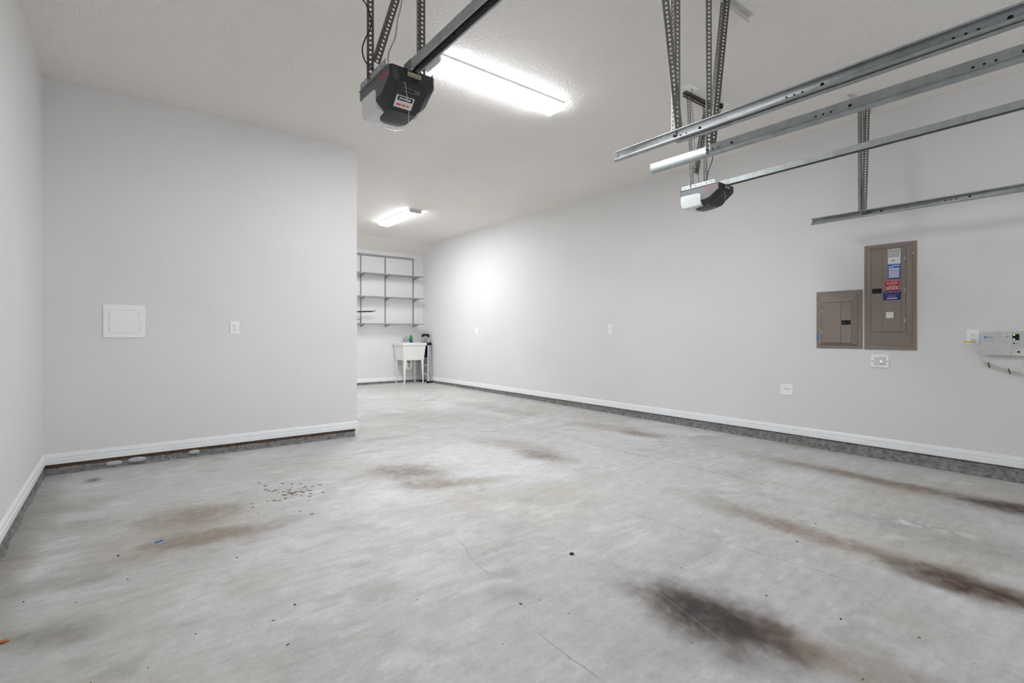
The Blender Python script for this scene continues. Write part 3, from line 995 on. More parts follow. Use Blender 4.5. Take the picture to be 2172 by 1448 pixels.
t = thing('opener_hanger', 'dark slotted angle hanger holding up the nearest door opener', 'hanger', T(1.07, 2.31, ZC))
angle_iron('upright_angle', (0.928, 2.315, 2.345), (0.928, 2.315, ZC - 0.003), (0.927, -0.374, 0), (0.374, 0.927, 0), M['dark_angle'], t, w=0.032)
angle_iron('upright_angle', (1.190, 2.285, 2.345), (1.190, 2.285, ZC - 0.003), (0.95, -0.1, 0), (-0.6, 0.8, 0), M['dark_angle'], t, w=0.032)
angle_iron('diagonal_brace', (0.955, 2.300, 2.43), (1.155, 2.300, ZC - 0.003), (1, 0, 0.2), (0, 1, 0), M['dark_angle'], t, w=0.032)
angle_iron('ceiling_angle', (0.82, 2.32, ZC - 0.002), (1.30, 2.32, ZC - 0.002), (0, 0, -1), (0, 1, 0), M['dark_angle'], t)
t = thing('opener_hanger', 'slotted angle hanger with dark ceiling bar holding the farther door opener', 'hanger', T(3.88, 2.37, ZC))
angle_iron('upright_angle', (3.790, 2.365, 2.345), (3.735, 2.365, ZC - 0.003), (-0.8, 0.6, 0), (0.8, 0.2, 0), M['steel'], t, w=0.030)
angle_iron('upright_angle', (4.000, 2.365, 2.345), (3.985, 2.365, ZC - 0.003), (-0.8, 0.6, 0), (0.8, 0.2, 0), M['steel'], t, w=0.034)
angle_iron('diagonal_brace', (3.805, 2.355, 2.47), (3.975, 2.355, 3.05), (1, 0, 0), (0, 1, 0), M['dark_angle'], t, w=0.034)
angle_iron('ceiling_angle', (3.633, 2.368, ZC - 0.002), (4.088, 2.368, ZC - 0.002), (0, 0, -1), (0, -1, 0), M['dark_angle'], t, w=0.036)

# cords and wires
cp = [(0.935, 2.27, ZC - 0.004), (0.91, 2.275, 2.95), (0.88, 2.28, 2.78), (0.89, 2.28, 2.697), (0.908, 2.28, 2.676), (0.930, 2.285, 2.637), (0.934, 2.28, 2.597), (0.925, 2.27, 2.555), (0.904, 2.27, 2.509), (0.889, 2.27, 2.464), (0.89, 2.27, 2.425), (0.908, 2.27, 2.391), (0.960, 2.28, 2.368), (1.0, 2.33, 2.346)]


def smooth_path(p, k=4):
    out = []
    for i in range(len(p) - 1):
        a, b, c, d = [Vector(p[max(0, min(len(p) - 1, j))]) for j in (i - 1, i, i + 1, i + 2)]
        for s in range(k):
            u = s / k
            out.append(0.5 * ((2 * b) + (c - a) * u + (2 * a - 5 * b + 4 * c - d) * u * u + (3 * b - a - 3 * c + d) * u ** 3))
    out.append(Vector(p[-1]))
    return out


single(MB().tube(smooth_path(cp), 0.0032, 8).build('power_cord', M['black'], smooth=True), 'black power cord looping beside the nearest door opener', 'cord')
bw = smooth_path([(1.13, 2.3, ZC - 0.003), (1.115, 2.3, 2.9), (1.103, 2.3, 2.794), (1.091, 2.3, 2.727), (1.078, 2.3, 2.676), (1.073, 2.3, 2.627), (1.061, 2.3, 2.569), (1.036, 2.3, 2.511), (1.028, 2.3, 2.47), (1.03, 2.3, 2.42), (1.03, 2.31, 2.343)], 12)


def twist(name, pts, label, turns=0.9, r=0.003):
    t = thing(name, label, 'wire', T(*pts[0]))
    for k, m in ((0, 'copper_wire'), (PI, 'black')):
        q = []
        for i, p in enumerate(pts):
            a = i * turns + k
            q.append(p + Vector((math.cos(a) * r, math.sin(a) * r, 0)) - pts[0])
        MB().tube(q, 0.0012, 5).build('strand', M[m], t, smooth=True)
    return t


twist('bell_wire', bw, 'twisted red and black wire running up from the nearest door opener')
twist('bell_wire', smooth_path([(3.635, 2.288, ZC - 0.010), (3.655, 2.30, 3.07), (3.69, 2.32, 2.96), (3.72, 2.325, 2.857), (3.748, 2.33, 2.598), (3.775, 2.325, 2.50), (3.80, 2.33, 2.42), (3.82, 2.34, 2.344)], 12),
      'thin red wires hanging from a ceiling plate to the farther door opener')
pc2 = thing('power_cord', 'black power cord plugged into the ceiling outlet above the farther opener', 'cord', T(4.055, 2.273, ZC - 0.006))
MB().box(-0.014, 0.014, -0.012, 0.012, -0.045, -0.004, 0.004).build('plug', M['black'], pc2)
o = Vector((4.055, 2.273, ZC - 0.006))
MB().tube([p - o for p in smooth_path([(4.055, 2.273, 3.058), (4.06, 2.28, 3.035), (4.05, 2.30, 3.01), (4.025, 2.33, 3.005), (4.005, 2.35, 2.98), (4.012, 2.345, 2.90), (4.045, 2.34, 2.80), (4.05, 2.34, 2.735), (4.03, 2.34, 2.62), (3.978, 2.345, 2.52), (3.965, 2.35, 2.44), (3.95, 2.36, 2.345)])], 0.0032, 8).build('cable', M['black'], pc2, smooth=True)

# ceiling plates
t = thing('ceiling_plate', 'blank white wire plate on the ceiling above the farther opener', 'cover plate', on_ceil(3.62, 2.288))
MB().rrect(-0.062, 0.062, -0.037, 0.037, 0.0, 0.006, 0.004, c=0.002).build('plate', M['white_plastic'], t)
for x in (-0.042, 0.042):
    MB().cyl((x, 0, 0.006), (x, 0, 0.0075), 0.0035, n=10).build('screw', M['light_grey'], t)
MB().cyl((0.012, 0, 0.006), (0.012, 0, 0.0066), 0.005, n=10).build('wire_hole', M['slot'], t)


# ---------------------------------------------------------------- outlets and wall plates
def duplex(mb_parent, rot=False):
    sw = (lambda p: (p[1], -p[0], p[2])) if rot else (lambda p: p)
    for cy in (-0.0195, 0.0195):
        mb = MB()
        ring = []
        for i in range(20):
            a = 2 * PI * i / 20
            ring.append((0.0175 * math.cos(a), max(-0.0135, min(0.0135, 0.0175 * math.sin(a))) + cy))
        mb.loft([[sw((x, y, 0.006)) for x, y in ring], [sw((x, y, 0.0085)) for x, y in ring]])
        f = mb.build('receptacle', M['white_plastic'], mb_parent)
        mb = MB()
        for x, h in ((-0.0065, 0.0045), (0.0065, 0.0036)):
            mb.add([sw(p) for p in ((x - 0.0013, cy + 0.004 - h, 0.0088), (x + 0.0013, cy + 0.004 - h, 0.0088), (x + 0.0013, cy + 0.004 + h, 0.0088), (x - 0.0013, cy + 0.004 + h, 0.0088))], [(0, 1, 2, 3)])
        mb.add([sw((0.003 * math.cos(i * PI / 5), cy - 0.0085 + 0.003 * math.sin(i * PI / 5), 0.0088)) for i in range(10)], [tuple(range(10))])
        mb.build('slots', M['slot'], f)
    MB().cyl(sw((0, 0, 0.006)), sw((0, 0, 0.0078)), 0.0032, n=10).build('screw', M['light_grey'], mb_parent)


def outlet(label, world, w=0.078, h=0.122, rot=False):
    t = thing('wall_outlet', label, 'outlet', world)
    if rot:
        w, h = h, w
    MB().rrect(-w / 2, w / 2, -h / 2, h / 2, 0.0006, 0.0062, 0.004, c=0.0025).build('cover_plate', M['white_plastic'], t)
    duplex(t, rot)
    return t


outlet('white duplex outlet on the partition wall right of the access panel', on_part(0.833, 1.177))
outlet('white duplex outlet on the ceiling with the black plug', on_ceil(4.075, 2.273), rot=True)
outlet('white outlet halfway along the right wall', on_right(4.65, 1.186))
outlet('white outlet on the right wall nearest the sink', on_right(7.988, 1.183))

# decorator outlet beside the network box, with its adapter plug
t = thing('wall_outlet', 'white rectangular-face outlet beside the network box', 'outlet', on_right(0.878, 1.094))
MB().rrect(-0.039, 0.039, -0.060, 0.060, 0.0006, 0.0062, 0.004, c=0.0025).build('cover_plate', M['white_plastic'], t)
f = MB().rrect(-0.0165, 0.0165, -0.0335, 0.0335, 0.006, 0.0085, 0.002).build('receptacle', M['white_plastic'], t)
mb = MB()
for cy in (0.018, -0.018):
    mb.box(-0.0080, -0.0055, cy, cy + 0.009, 0.0085, 0.0089)
    mb.box(0.0055, 0.0080, cy, cy + 0.007, 0.0085, 0.0089)
    mb.cyl((0, cy - 0.007, 0.0085), (0, cy - 0.007, 0.0089), 0.003, n=10)
mb.build('slots', M['slot'], f)

# low combination plate on the right wall
t = thing('cable_plate', 'low square white cable jack plate on the right wall below the panels', 'wall plate', on_right(2.301, 0.549))
MB().rrect(-0.060, 0.060, -0.056, 0.056, 0.0006, 0.0065, 0.004, c=0.0025).build('plate', M['white_plastic'], t)
for x, y in ((-0.026, 0.041), (0.026, 0.041), (-0.026, -0.041), (0.026, -0.041)):
    MB().cyl((x, y, 0.0065), (x, y, 0.0078), 0.0034, n=10).build('screw', M['light_grey'], t)
for x in (-0.016, 0.004, 0.028):
    MB().rrect(x - 0.008, x + 0.008, 0.002, 0.016, 0.0062, 0.0080, 0.002).build('jack', M['light_grey'], t)
MB().cyl((-0.042, 0.010, 0.006), (-0.042, 0.010, 0.0085), 0.004, n=10).build('knob', M['light_grey'], t)

# wall control for the openers
t = thing('door_control', 'white push-button door control under the tall breaker panel', 'wall switch', on_right(1.500, 0.876))
MB().rrect(-0.068, 0.068, -0.059, 0.059, 0.0006, 0.012, 0.014, c=0.004).build('plate', M['white_plastic'], t, smooth=True)
b = MB().rrect(-0.042, 0.042, -0.035, 0.035, 0.012, 0.0128, 0.008).build('button_gap', M['ink'], t)
bt = MB().rrect(-0.0405, 0.0405, -0.0335, 0.0335, 0.012, 0.0155, 0.007, c=0.002).build('push_button', M['offwhite'], t)
MB().box(-0.020, -0.0192, -0.030, 0.030, 0.0155, 0.0157).build('seam', M['light_grey'], bt)
mb = MB()
fake_lines(mb, 0.006, 0.028, -0.026, 0.004, 0.0158, (4, 3))
mb.build('print', M['ink'], bt)
MB().cyl((0.008, -0.002, 0.0155), (0.008, -0.002, 0.0172), 0.005, n=14).build('indicator_lamp', M['white_led'], t)
for x in (-0.057, 0.057):
    MB().cyl((x, 0, 0.0118), (x, 0, 0.0126), 0.004, n=12).build('screw', M['slot'], t)


# ---------------------------------------------------------------- breaker panels
def panel(label, y0, y1, z0, z1, inner, door, seams, raised, latch, screws, hinge_side, hinges):
    cy, cz = (y0 + y1) / 2, (z0 + z1) / 2
    X = lambda y: cy - y
    t = thing('breaker_panel', label, 'breaker panel', on_right(cy, cz) @ Matrix.Diagonal((1, 1, 1.6, 1)), 'taupe breaker panels')
    a, b, c, d = X(y0), X(y1), z0 - cz, z1 - cz
    ia, ib, ic, id_ = X(inner[0]), X(inner[1]), inner[2] - cz, inner[3] - cz
    da, db, dc, dd = X(door[0]), X(door[1]), door[2] - cz, door[3] - cz
    R = lambda p, q, r, s, z: [(p, r, z), (q, r, z), (q, s, z), (p, s, z)]
    mb = MB()
    mb.loft([R(a, b, c, d, 0.0006), R(a, b, c, d, 0.004), R(a + 0.003, b - 0.003, c + 0.003, d - 0.003, 0.0065), R(ia, ib, ic, id_, 0.0065), R(ia + 0.001, ib - 0.001, ic + 0.001, id_ - 0.001, 0.0095),
             R(da - 0.004, db + 0.004, dc - 0.004, dd + 0.004, 0.026), R(da - 0.002, db + 0.002, dc - 0.002, dd + 0.002, 0.026), R(da - 0.002, db + 0.002, dc - 0.002, dd + 0.002, 0.020)])
    mb.build('trim_frame', M['taupe'], t)
    dr = MB().rrect(da, db, dc, dd, 0.021, 0.0262, 0.010, c=0.001).build('door', M['taupe'], t)
    # embossed field between the seams
    s0, s1 = X(seams[0]), X(seams[1])
    f = MB()
    if raised:
        f.box(s0, s1, dc + 0.001, dd - 0.001, 0.026, 0.0290, 0.0012)
    else:
        f.box(s0, s1, dc + 0.001, dd - 0.001, 0.026, 0.0275, 0.0009)
    f.build('door_field', M['taupe'], dr)
    lt = MB().rrect(X(latch[0]), X(latch[1]), latch[2] - cz, latch[3] - cz, 0.0255, 0.0285, 0.002, c=0.0008).build('latch', M['slot'], dr)
    lw = X(latch[1]) - X(latch[0])
    MB().box(X(latch[0]) + lw * 0.25, X(latch[0]) + lw * 0.55, latch[2] - cz + 0.008, latch[3] - cz - 0.008, 0.0285, 0.0305, 0.0006).build('latch_slide', M['black'], lt)
    for y, z in screws:
        MB().lathe([(0.0055, 0.006), (0.0055, 0.0085), (0.004, 0.0105), (0.001, 0.011)], 12).build('screw', M['chrome'], t, MW[t] @ T(X(y), z - cz, 0), smooth=True)
    for z in hinges:
        x = X(hinge_side)
        MB().box(x - 0.003, x + 0.003, z - cz - 0.013, z - cz + 0.013, 0.024, 0.0295, 0.001).build('hinge', M['light_grey'], t)
    return t, X, cz


t, X, cz = panel('tall taupe breaker panel with blue, red and white stickers', 1.621, 1.238, 0.979, 1.923, (1.595, 1.268, 1.018, 1.895), (1.557, 1.305, 1.140, 1.870), (1.469, 1.337), True,
                 (1.549, 1.478, 1.481, 1.526), [(1.604, 1.811), (1.602, 1.452), (1.600, 1.092), (1.258, 1.812), (1.258, 1.453), (1.258, 1.093)], 1.3095, (1.774, 1.503, 1.238))


def sticker(name, y0, y1, z0, z1, m, label, z=0.0291):
    o = MB().box(X(y0), X(y1), z0 - cz, z1 - cz, z, z + 0.0005).build(name, m, t)
    o['label'] = label
    return o


def rows(parent, m, y0, y1, zs, h, z=0.0298, seed=1):
    rnd = random.Random(seed)
    mb = MB()
    for q in zs:
        fake_lines(mb, X(y0), X(y1), q - cz, h, z, [rnd.uniform(0.6, 2.2) for _ in range(rnd.randint(3, 5))])
    mb.build('print', m, parent)


w1 = sticker('white_sticker', 1.431, 1.341, 1.733, 1.866, M['paper'], 'white printed sticker')
rows(w1, M['ink'], 1.427, 1.345, [1.857, 1.850, 1.842, 1.835, 1.826], 0.0042, seed=3)
rows(w1, M['ink'], 1.427, 1.350, [1.818, 1.811, 1.803, 1.796], 0.0042, seed=4)
rows(w1, M['ink'], 1.405, 1.378, [1.764], 0.008, seed=5)
w2 = sticker('blue_sticker', 1.431, 1.341, 1.602, 1.7325, M['blue_lbl'], 'blue sticker with white blanks')
rows(w2, M['white_ink'], 1.405, 1.352, [1.722], 0.004, seed=6)
rows(w2, M['white_ink'], 1.425, 1.346, [1.713], 0.005, seed=7)
rows(w2, M['white_ink'], 1.427, 1.390, [1.703], 0.004, seed=8)
for i, (q, h) in enumerate(((1.689, 0.013), (1.672, 0.008), (1.6595, 0.008), (1.6470, 0.008), (1.6345, 0.008), (1.6205, 0.010))):
    MB().box(X(1.425), X(1.349), q - h / 2 - cz, q + h / 2 - cz, 0.0296, 0.0299).build('blank_line', M['white_ink'], w2)
w3 = sticker('red_sticker', 1.452, 1.350, 1.548, 1.599, M['red_lbl'], 'upper red warning sticker')
mb = MB()
text(mb, '\u25B2 WARNING \u25B2' if False else 'WARNING', 0.013, X(1.401), 1.590 - cz, 0.0298, sx=1.1)
for yy in (1.444, 1.358):
    mb.add([(X(yy) - 0.006, 1.586 - cz, 0.0298), (X(yy) + 0.006, 1.586 - cz, 0.0298), (X(yy), 1.596 - cz, 0.0298)], [(0, 1, 2)])
text(mb, 'DUAL POWER SUPPLY', 0.010, X(1.401), 1.577 - cz, 0.0298, sx=0.86)
mb.build('lettering', M['white_ink'], w3)
rows(w3, M['white_ink'], 1.442, 1.362, [1.566, 1.558], 0.003, seed=9)
w4 = sticker('red_sticker', 1.448, 1.354, 1.500, 1.552, M['red_lbl'], 'lower red warning sticker', 0.0294)
mb = MB()
text(mb, 'WARNING', 0.011, X(1.401), 1.543 - cz, 0.0301, sx=1.0)
mb.build('lettering', M['white_ink'], w4)
rows(w4, M['white_ink'], 1.444, 1.358, [1.534, 1.526, 1.519, 1.511], 0.0032, z=0.0301, seed=10)
w5 = sticker('navy_sticker', 1.466, 1.3375, 1.418, 1.499, M['navy_lbl'], 'navy blue sticker with a phone number', 0.0297)
rows(w5, M['white_ink'], 1.460, 1.346, [1.489], 0.003, z=0.0304, seed=11)
mb = MB()
text(mb, '(866) 504 - 2237', 0.0155, X(1.402), 1.467 - cz, 0.0304, sx=0.90)
mb.build('lettering', M['orange_ink'], w5)
rows(w5, M['white_ink'], 1.432, 1.372, [1.451], 0.0025, z=0.0304, seed=12)
rows(w5, M['white_ink'], 1.440, 1.366, [1.433], 0.009, z=0.0304, seed=13)
w6 = sticker('paper_square', 1.445, 1.391, 1.260, 1.313, M['paper'], 'small blank white sticker')
rows(w6, M['light_grey'], 1.436, 1.410, [1.299], 0.004, seed=14)

t2, X, cz = panel('short taupe breaker panel left of the tall one', 2.022, 1.638, 0.982, 1.528, (1.994, 1.669, 1.012, 1.498), (1.961, 1.714, 1.037, 1.420), (1.928, 1.800), True,
                  (1.792, 1.720, 1.206, 1.248), [(2.009, 1.420), (1.663, 1.421), (1.661, 1.100), (2.005, 1.099)], 1.9590, (1.336, 1.136))
MB().rrect(X(2.020), X(2.004), 1.070 - cz, 1.116 - cz, 0.0066, 0.0072, 0.007).build('tape_fleck', M['blue_paint'], t2)['label'] = 'blue fleck of masking tape'

# ---------------------------------------------------------------- access panel on the partition
t = thing('access_panel', 'square white plastic access panel on the partition wall', 'access panel', on_part(0.0205, 1.224))
MB().rrect(-0.139, 0.139, -0.137, 0.137, 0.0006, 0.0085, 0.006, c=0.003).build('frame', M['white_plastic'], t, smooth=True)
MB().rrect(-0.099, 0.099, -0.0965, 0.0965, 0.0080, 0.00865, 0.004).build('door_gap', M['ink'], t)
d = MB().rrect(-0.0982, 0.0982, -0.0957, 0.0957, 0.0080, 0.0100, 0.004, c=0.001).build('door', M['white_plastic'], t)
for x in (-0.0985, 0.0985):
    for y in (-0.062, 0.062):
        MB().box(x - 0.0022, x + 0.0022, y - 0.009, y + 0.009, 0.0085, 0.0103).build('snap_tab', M['light_grey'], t)

# ---------------------------------------------------------------- network box and its cable
YN = 0.680
t = thing('network_box', 'white wall network box with green lights at the right edge', 'network box', on_right(YN, 1.046))
X = lambda y: YN - y
MB().rrect(X(0.818), X(0.540), -0.091, 0.091, 0.0006, 0.046, 0.006, c=0.004).build('case', M['light_grey'], t, smooth=True)
cv = MB().box(X(0.8185), X(0.655), -0.0915, 0.030, 0.044, 0.0495, 0.002).build('front_cover', M['light_grey'], t)
for (ya, za, yb, zb) in ((0.810, -0.035, 0.700, 0.012), (0.812, -0.075, 0.690, -0.015)):
    MB().tube([(X(ya + (yb - ya) * s / 8), za + (zb - za) * (1 - (1 - s / 8) ** 2), 0.0493) for s in range(9)], 0.0012, 5).build('moulded_line', M['light_grey'], cv)
lg = MB()
lg.lathe([(0.0, 0.0462), (0.0115, 0.0462), (0.0115, 0.0468), (0.0, 0.0468)], 20)
g = lg.build('logo_globe', M['logo_blue'], t, MW[t] @ T(X(0.797), 0.048, 0))
mb = MB()
for k, yy in enumerate((-0.006, -0.002, 0.002, 0.006)):
    w = 0.008 - abs(yy) * 0.5
    mb.add([(-w * 0.2, yy - 0.0008, 0.0470), (w, yy - 0.0008, 0.0470), (w, yy + 0.0008, 0.0470), (-w * 0.2, yy + 0.0008, 0.0470)], [(0, 1, 2, 3)])
mb.build('stripe', M['white_ink'], g)
mb = MB()
text(mb, 'at&t', 0.017, X(0.768), 0.048, 0.0464)
mb.build('logo_lettering', M['ink'], t)
s = MB().box(X(0.748), X(0.658), 0.066, 0.080, 0.0461, 0.0466).build('sticker', M['paper'], t)
mb = MB()
fake_lines(mb, X(0.745), X(0.700), 0.076, 0.003, 0.0468, (3, 2, 4))
fake_lines(mb, X(0.745), X(0.715), 0.070, 0.003, 0.0468, (3, 2))
fake_lines(mb, X(0.688), X(0.672), 0.074, 0.0035, 0.0468, (3,))
mb.build('print', M['ink'], s)
mb = MB()
fake_lines(mb, X(0.806), X(0.748), 0.021, 0.003, 0.0497, (3, 2, 2, 3, 2))
mb.build('print', M['ink'], cv)
MB().cyl((X(0.676), 0.053, 0.0455), (X(0.676), 0.053, 0.0475), 0.006, n=16).build('button', M['shelf_steel'], t)
wn = MB().box(X(0.648), X(0.611), 0.026, 0.073, 0.0455, 0.0470).build('status_window', M['slot'], t)
for z in (0.066, 0.034):
    MB().rrect(X(0.645), X(0.634), z - 0.0035, z + 0.0035, 0.047, 0.0476, 0.003).build('green_light', M['led'], wn)
MB().cyl((X(0.640), 0.003, 0.0455), (X(0.640), 0.003, 0.0473), 0.0062, n=16).build('blue_button', M['navy_lbl'], t)
mb = MB()
fake_lines(mb, X(0.628), X(0.606), 0.003, 0.003, 0.0464, (3, 2))
mb.build('print', M['ink'], t)
rec = MB().prism([(X(0.652), -0.0905)] + [(X(0.652) + 0.062 * (1 - math.cos(a)), -0.0905 + 0.060 * math.sin(a)) for a in [PI / 2 * i / 6 for i in range(1, 7)]] + [(X(0.541), -0.0305), (X(0.541), -0.0905)], 'z', 0.040, 0.0466).build('lower_recess', M['offwhite'], t)
MB().cyl((X(0.615), -0.062, 0.0465), (X(0.615), -0.062, 0.0478), 0.0075, n=16).build('port', M['slot'], rec)

t = thing('adapter_cable', 'ivory power cable with yellow tag plugged in beside the network box', 'cable', T(5.34, 0.878, 1.05))
o = Vector((5.34, 0.878, 1.05))
L = lambda P: [Vector(p) - o for p in P]
mb = MB().box(XR - 0.034 - o.x, XR - 0.009 - o.x, -0.014, 0.014, -0.004, 0.026, 0.004)
mb.build('plug', M['offwhite'], t)
MB().tube(L(smooth_path([(5.352, 0.874, 1.052), (5.345, 0.872, 1.02), (5.352, 0.861, 0.981), (5.362, 0.828, 0.919), (5.366, 0.795, 0.883), (5.364, 0.765, 0.868)])), 0.0026, 7).build('lead', M['cable'], t, smooth=True)
MB().tube(L(smooth_path([(5.345, 0.590, 0.962), (5.35, 0.588, 0.93), (5.355, 0.596, 0.885), (5.358, 0.615, 0.84), (5.36, 0.640, 0.822)])), 0.0026, 7).build('lead', M['cable'], t, smooth=True)
for k in range(5):               # the bundled loops
    dz = (k - 2) * 0.0055
    dx = (-0.004, 0.003, -0.001, 0.004, -0.003)[k]
    e = 0.008 * (k % 3)
    loop = [(5.362 + dx, 0.812 + e * 0.5, 0.889 + dz), (5.360 + dx, 0.780, 0.878 + dz), (5.358 + dx, 0.735, 0.858 + dz * 0.8), (5.358 + dx, 0.690, 0.842 + dz * 0.8), (5.358 + dx, 0.650, 0.828 + dz), (5.360 + dx, 0.604 - e, 0.812 + dz * 1.4)]
    MB().tube(L(smooth_path(loop)), 0.0026, 6).build('cable_loop', M['cable'], t, smooth=True)
for (y, z) in ((0.782, 0.876), (0.668, 0.834)):
    ring = []
    for i in range(17):
        a = 2 * PI * i / 16
        ring.append((5.3585 + 0.009 * math.cos(a), y + 0.004 * math.sin(a), z + 0.019 * math.sin(a)))
    MB().tube(L(ring), 0.0028, 6).build('twist_tie', M['black'], t, smooth=True)
mb = MB().tube(L(smooth_path([(5.346, 0.868, 1.068), (5.340, 0.880, 1.058), (5.338, 0.905, 1.056), (5.340, 0.925, 1.059)])), 0.0045, 6)
mb.build('yellow_tag', M['yellow'], t, smooth=True)

# ---------------------------------------------------------------- shelving on the back wall
t = thing('wall_shelving', 'grey wire shelving hung from uprights on the back wall', 'shelving', on_back(4.47, 1.30))
X = lambda x: x - 4.47
Z = lambda z: z - 1.30
SX0, SX1 = 2.75, 5.235
MB().prism([(0.001, 0.02), (0.012, 0.02), (0.016, 0.008), (0.012, -0.004), (0.016, -0.016), (0.012, -0.026), (0.001, -0.026)], 'x', X(2.75), X(5.155)).build('hang_rail', M['shelf_steel'], t)
t_rail = t.children[0]
t_rail.data.transform(Matrix(((1, 0, 0, 0), (0, 0, 1, Z(2.785)), (0, 1, 0, 0), (0, 0, 0, 1))))
UX = (2.86, 3.395, 3.93, 4.47, 5.13)
SHZ = (2.375, 1.895, 1.335)
for ux in UX:
    u = MB()
    u.box(X(ux) - 0.013, X(ux) + 0.013, Z(1.285), Z(2.775), 0.001, 0.014)
    u = u.build('upright', M['shelf_steel'], t)
    s = MB()
    for i in range(46):
        zz = 1.31 + i * 0.0317
        for dx in (-0.005, 0.005):
            s.box(X(ux) + dx - 0.0022, X(ux) + dx + 0.0022, Z(zz), Z(zz) + 0.015, 0.0139, 0.0146)
    s.build('upright_slots', M['slot'], u)
    for sz in SHZ:
        b = [(0.014, Z(sz) - 0.004), (0.295, Z(sz) - 0.004), (0.295, Z(sz) - 0.016), (0.06, Z(sz) - 0.062), (0.014, Z(sz) - 0.070)]
        mb = MB()
        mb.loft([[(X(ux) + dx, y, z) for z, y in b] for dx in (-0.004, 0.004)])
        mb.build('bracket', M['shelf_steel'], t)
for sz in SHZ:
    mb = MB()
    for i in range(12):
        dep = 0.018 + i * 0.0255
        mb.box(X(SX0), X(SX1), Z(sz) - 0.003, Z(sz) + 0.003, dep - 0.0036, dep + 0.0036)
    mb.box(X(SX0), X(SX1), Z(sz) - 0.018, Z(sz) - 0.010, 0.302, 0.308)
    n = int((SX1 - SX0) / 0.10)
    for i in range(n + 1):
        x = X(SX0) + i * (SX1 - SX0) / n
        mb.box(x - 0.003, x + 0.003, Z(sz) - 0.009, Z(sz) - 0.003, 0.012, 0.306)
        mb.box(x - 0.002, x + 0.002, Z(sz) - 0.018, Z(sz) + 0.004, 0.3035, 0.3075)
    mb.build('wire_shelf', M['shelf_steel'], t)

# black storage hooks, left ends hidden by the partition
t = thing('storage_hook', 'long black storage arm with upturned tip in front of the shelving', 'hook', on_back(3.70, 1.575))
MB().box(-0.02, 0.02, -0.05, 0.05, 0.0006, 0.006, 0.001).build('wall_plate', M['black'], t)
MB().tube([(0, 0, 0.004), (0, 0, 0.12), (0.03, 0, 0.15), (0.10, 0, 0.16), (0.39, 0.012, 0.17), (0.41, 0.012, 0.17)], [0.012, 0.012, 0.013, 0.014, 0.014, 0.008], 10).build('arm', M['black'], t, smooth=True)
MB().tube([(0.405, 0.012, 0.17), (0.455, 0.012, 0.17), (0.475, 0.028, 0.17), (0.485, 0.045, 0.17)], 0.0075, 8).build('tip', M['black'], t, smooth=True)
MB().cyl((0.415, 0.012, 0.17), (0.415, 0.034, 0.17), 0.006, n=8).build('stop_peg', M['black'], t)
t = thing('storage_hook', 'small bent black wire hook half hidden by the partition edge', 'hook', on_back(3.76, 1.30))
MB().box(-0.015, 0.015, -0.02, 0.06, 0.0006, 0.005, 0.001).build('wall_plate', M['black'], t)
MB().tube([(0.0, 0.10, 0.03), (0.03, 0.115, 0.14), (0.11, 0.118, 0.15), (0.128, 0.108, 0.15), (0.105, 0.06, 0.15), (0.065, 0.0, 0.15)], 0.0055, 8).build('wire', M['black'], t, smooth=True)
MB().tube([(0.0, 0.05, 0.004), (0.0, 0.10, 0.03)], 0.0055, 8).build('stem', M['black'], t, smooth=True)

# ---------------------------------------------------------------- utility sink
SXc, SYc = 4.925, 9.895
zf = fz(9.9)
t = thing('utility_sink', 'white plastic utility sink on four tapered legs', 'sink', T(SXc, SYc, zf))
RT, TBZ = 0.93 - zf, 0.56 - zf
R = lambda hx, hy, z, oy=0.0: [(-hx, -hy + oy, z), (hx, -hy + oy, z), (hx, hy + oy, z), (-hx, hy + oy, z)]
mb = MB().loft([R(0.235, 0.200, TBZ), R(0.268, 0.222, RT - 0.060), R(0.285, 0.240, RT - 0.055), R(0.287, 0.242, RT - 0.004), R(0.283, 0.238, RT), R(0.250, 0.165, RT, -0.035), R(0.240, 0.155, RT - 0.03, -0.035), R(0.205, 0.14, TBZ + 0.012, -0.03)])
mb.build('tub', M['tub'], t, bevel=0.004)
LEGS = []
for sx in (-1, 1):
    for sy in (-1, 1):
        x, y = sx * 0.205, sy * 0.175
        zb = fz(SYc + y) - zf
        w0, w1 = 0.044, 0.019
        mb = MB()
        for (ax, ay) in ((1, 0), (0, 1)):
            if ax:
                q = lambda u, z: (x - sx * (-0.022) - sx * u, y + sy * 0.022, z)
            else:
                q = lambda u, z: (x + sx * 0.022, y - sy * (-0.022) - sy * u, z)
            mb.add([q(0, TBZ + 0.02), q(w0 * 1.25, TBZ + 0.02), q(w1, zb + 0.0), q(0, zb + 0.0)], [(0, 1, 2, 3)])
        mb.build('leg', M['tub'], t, solid=0.004)
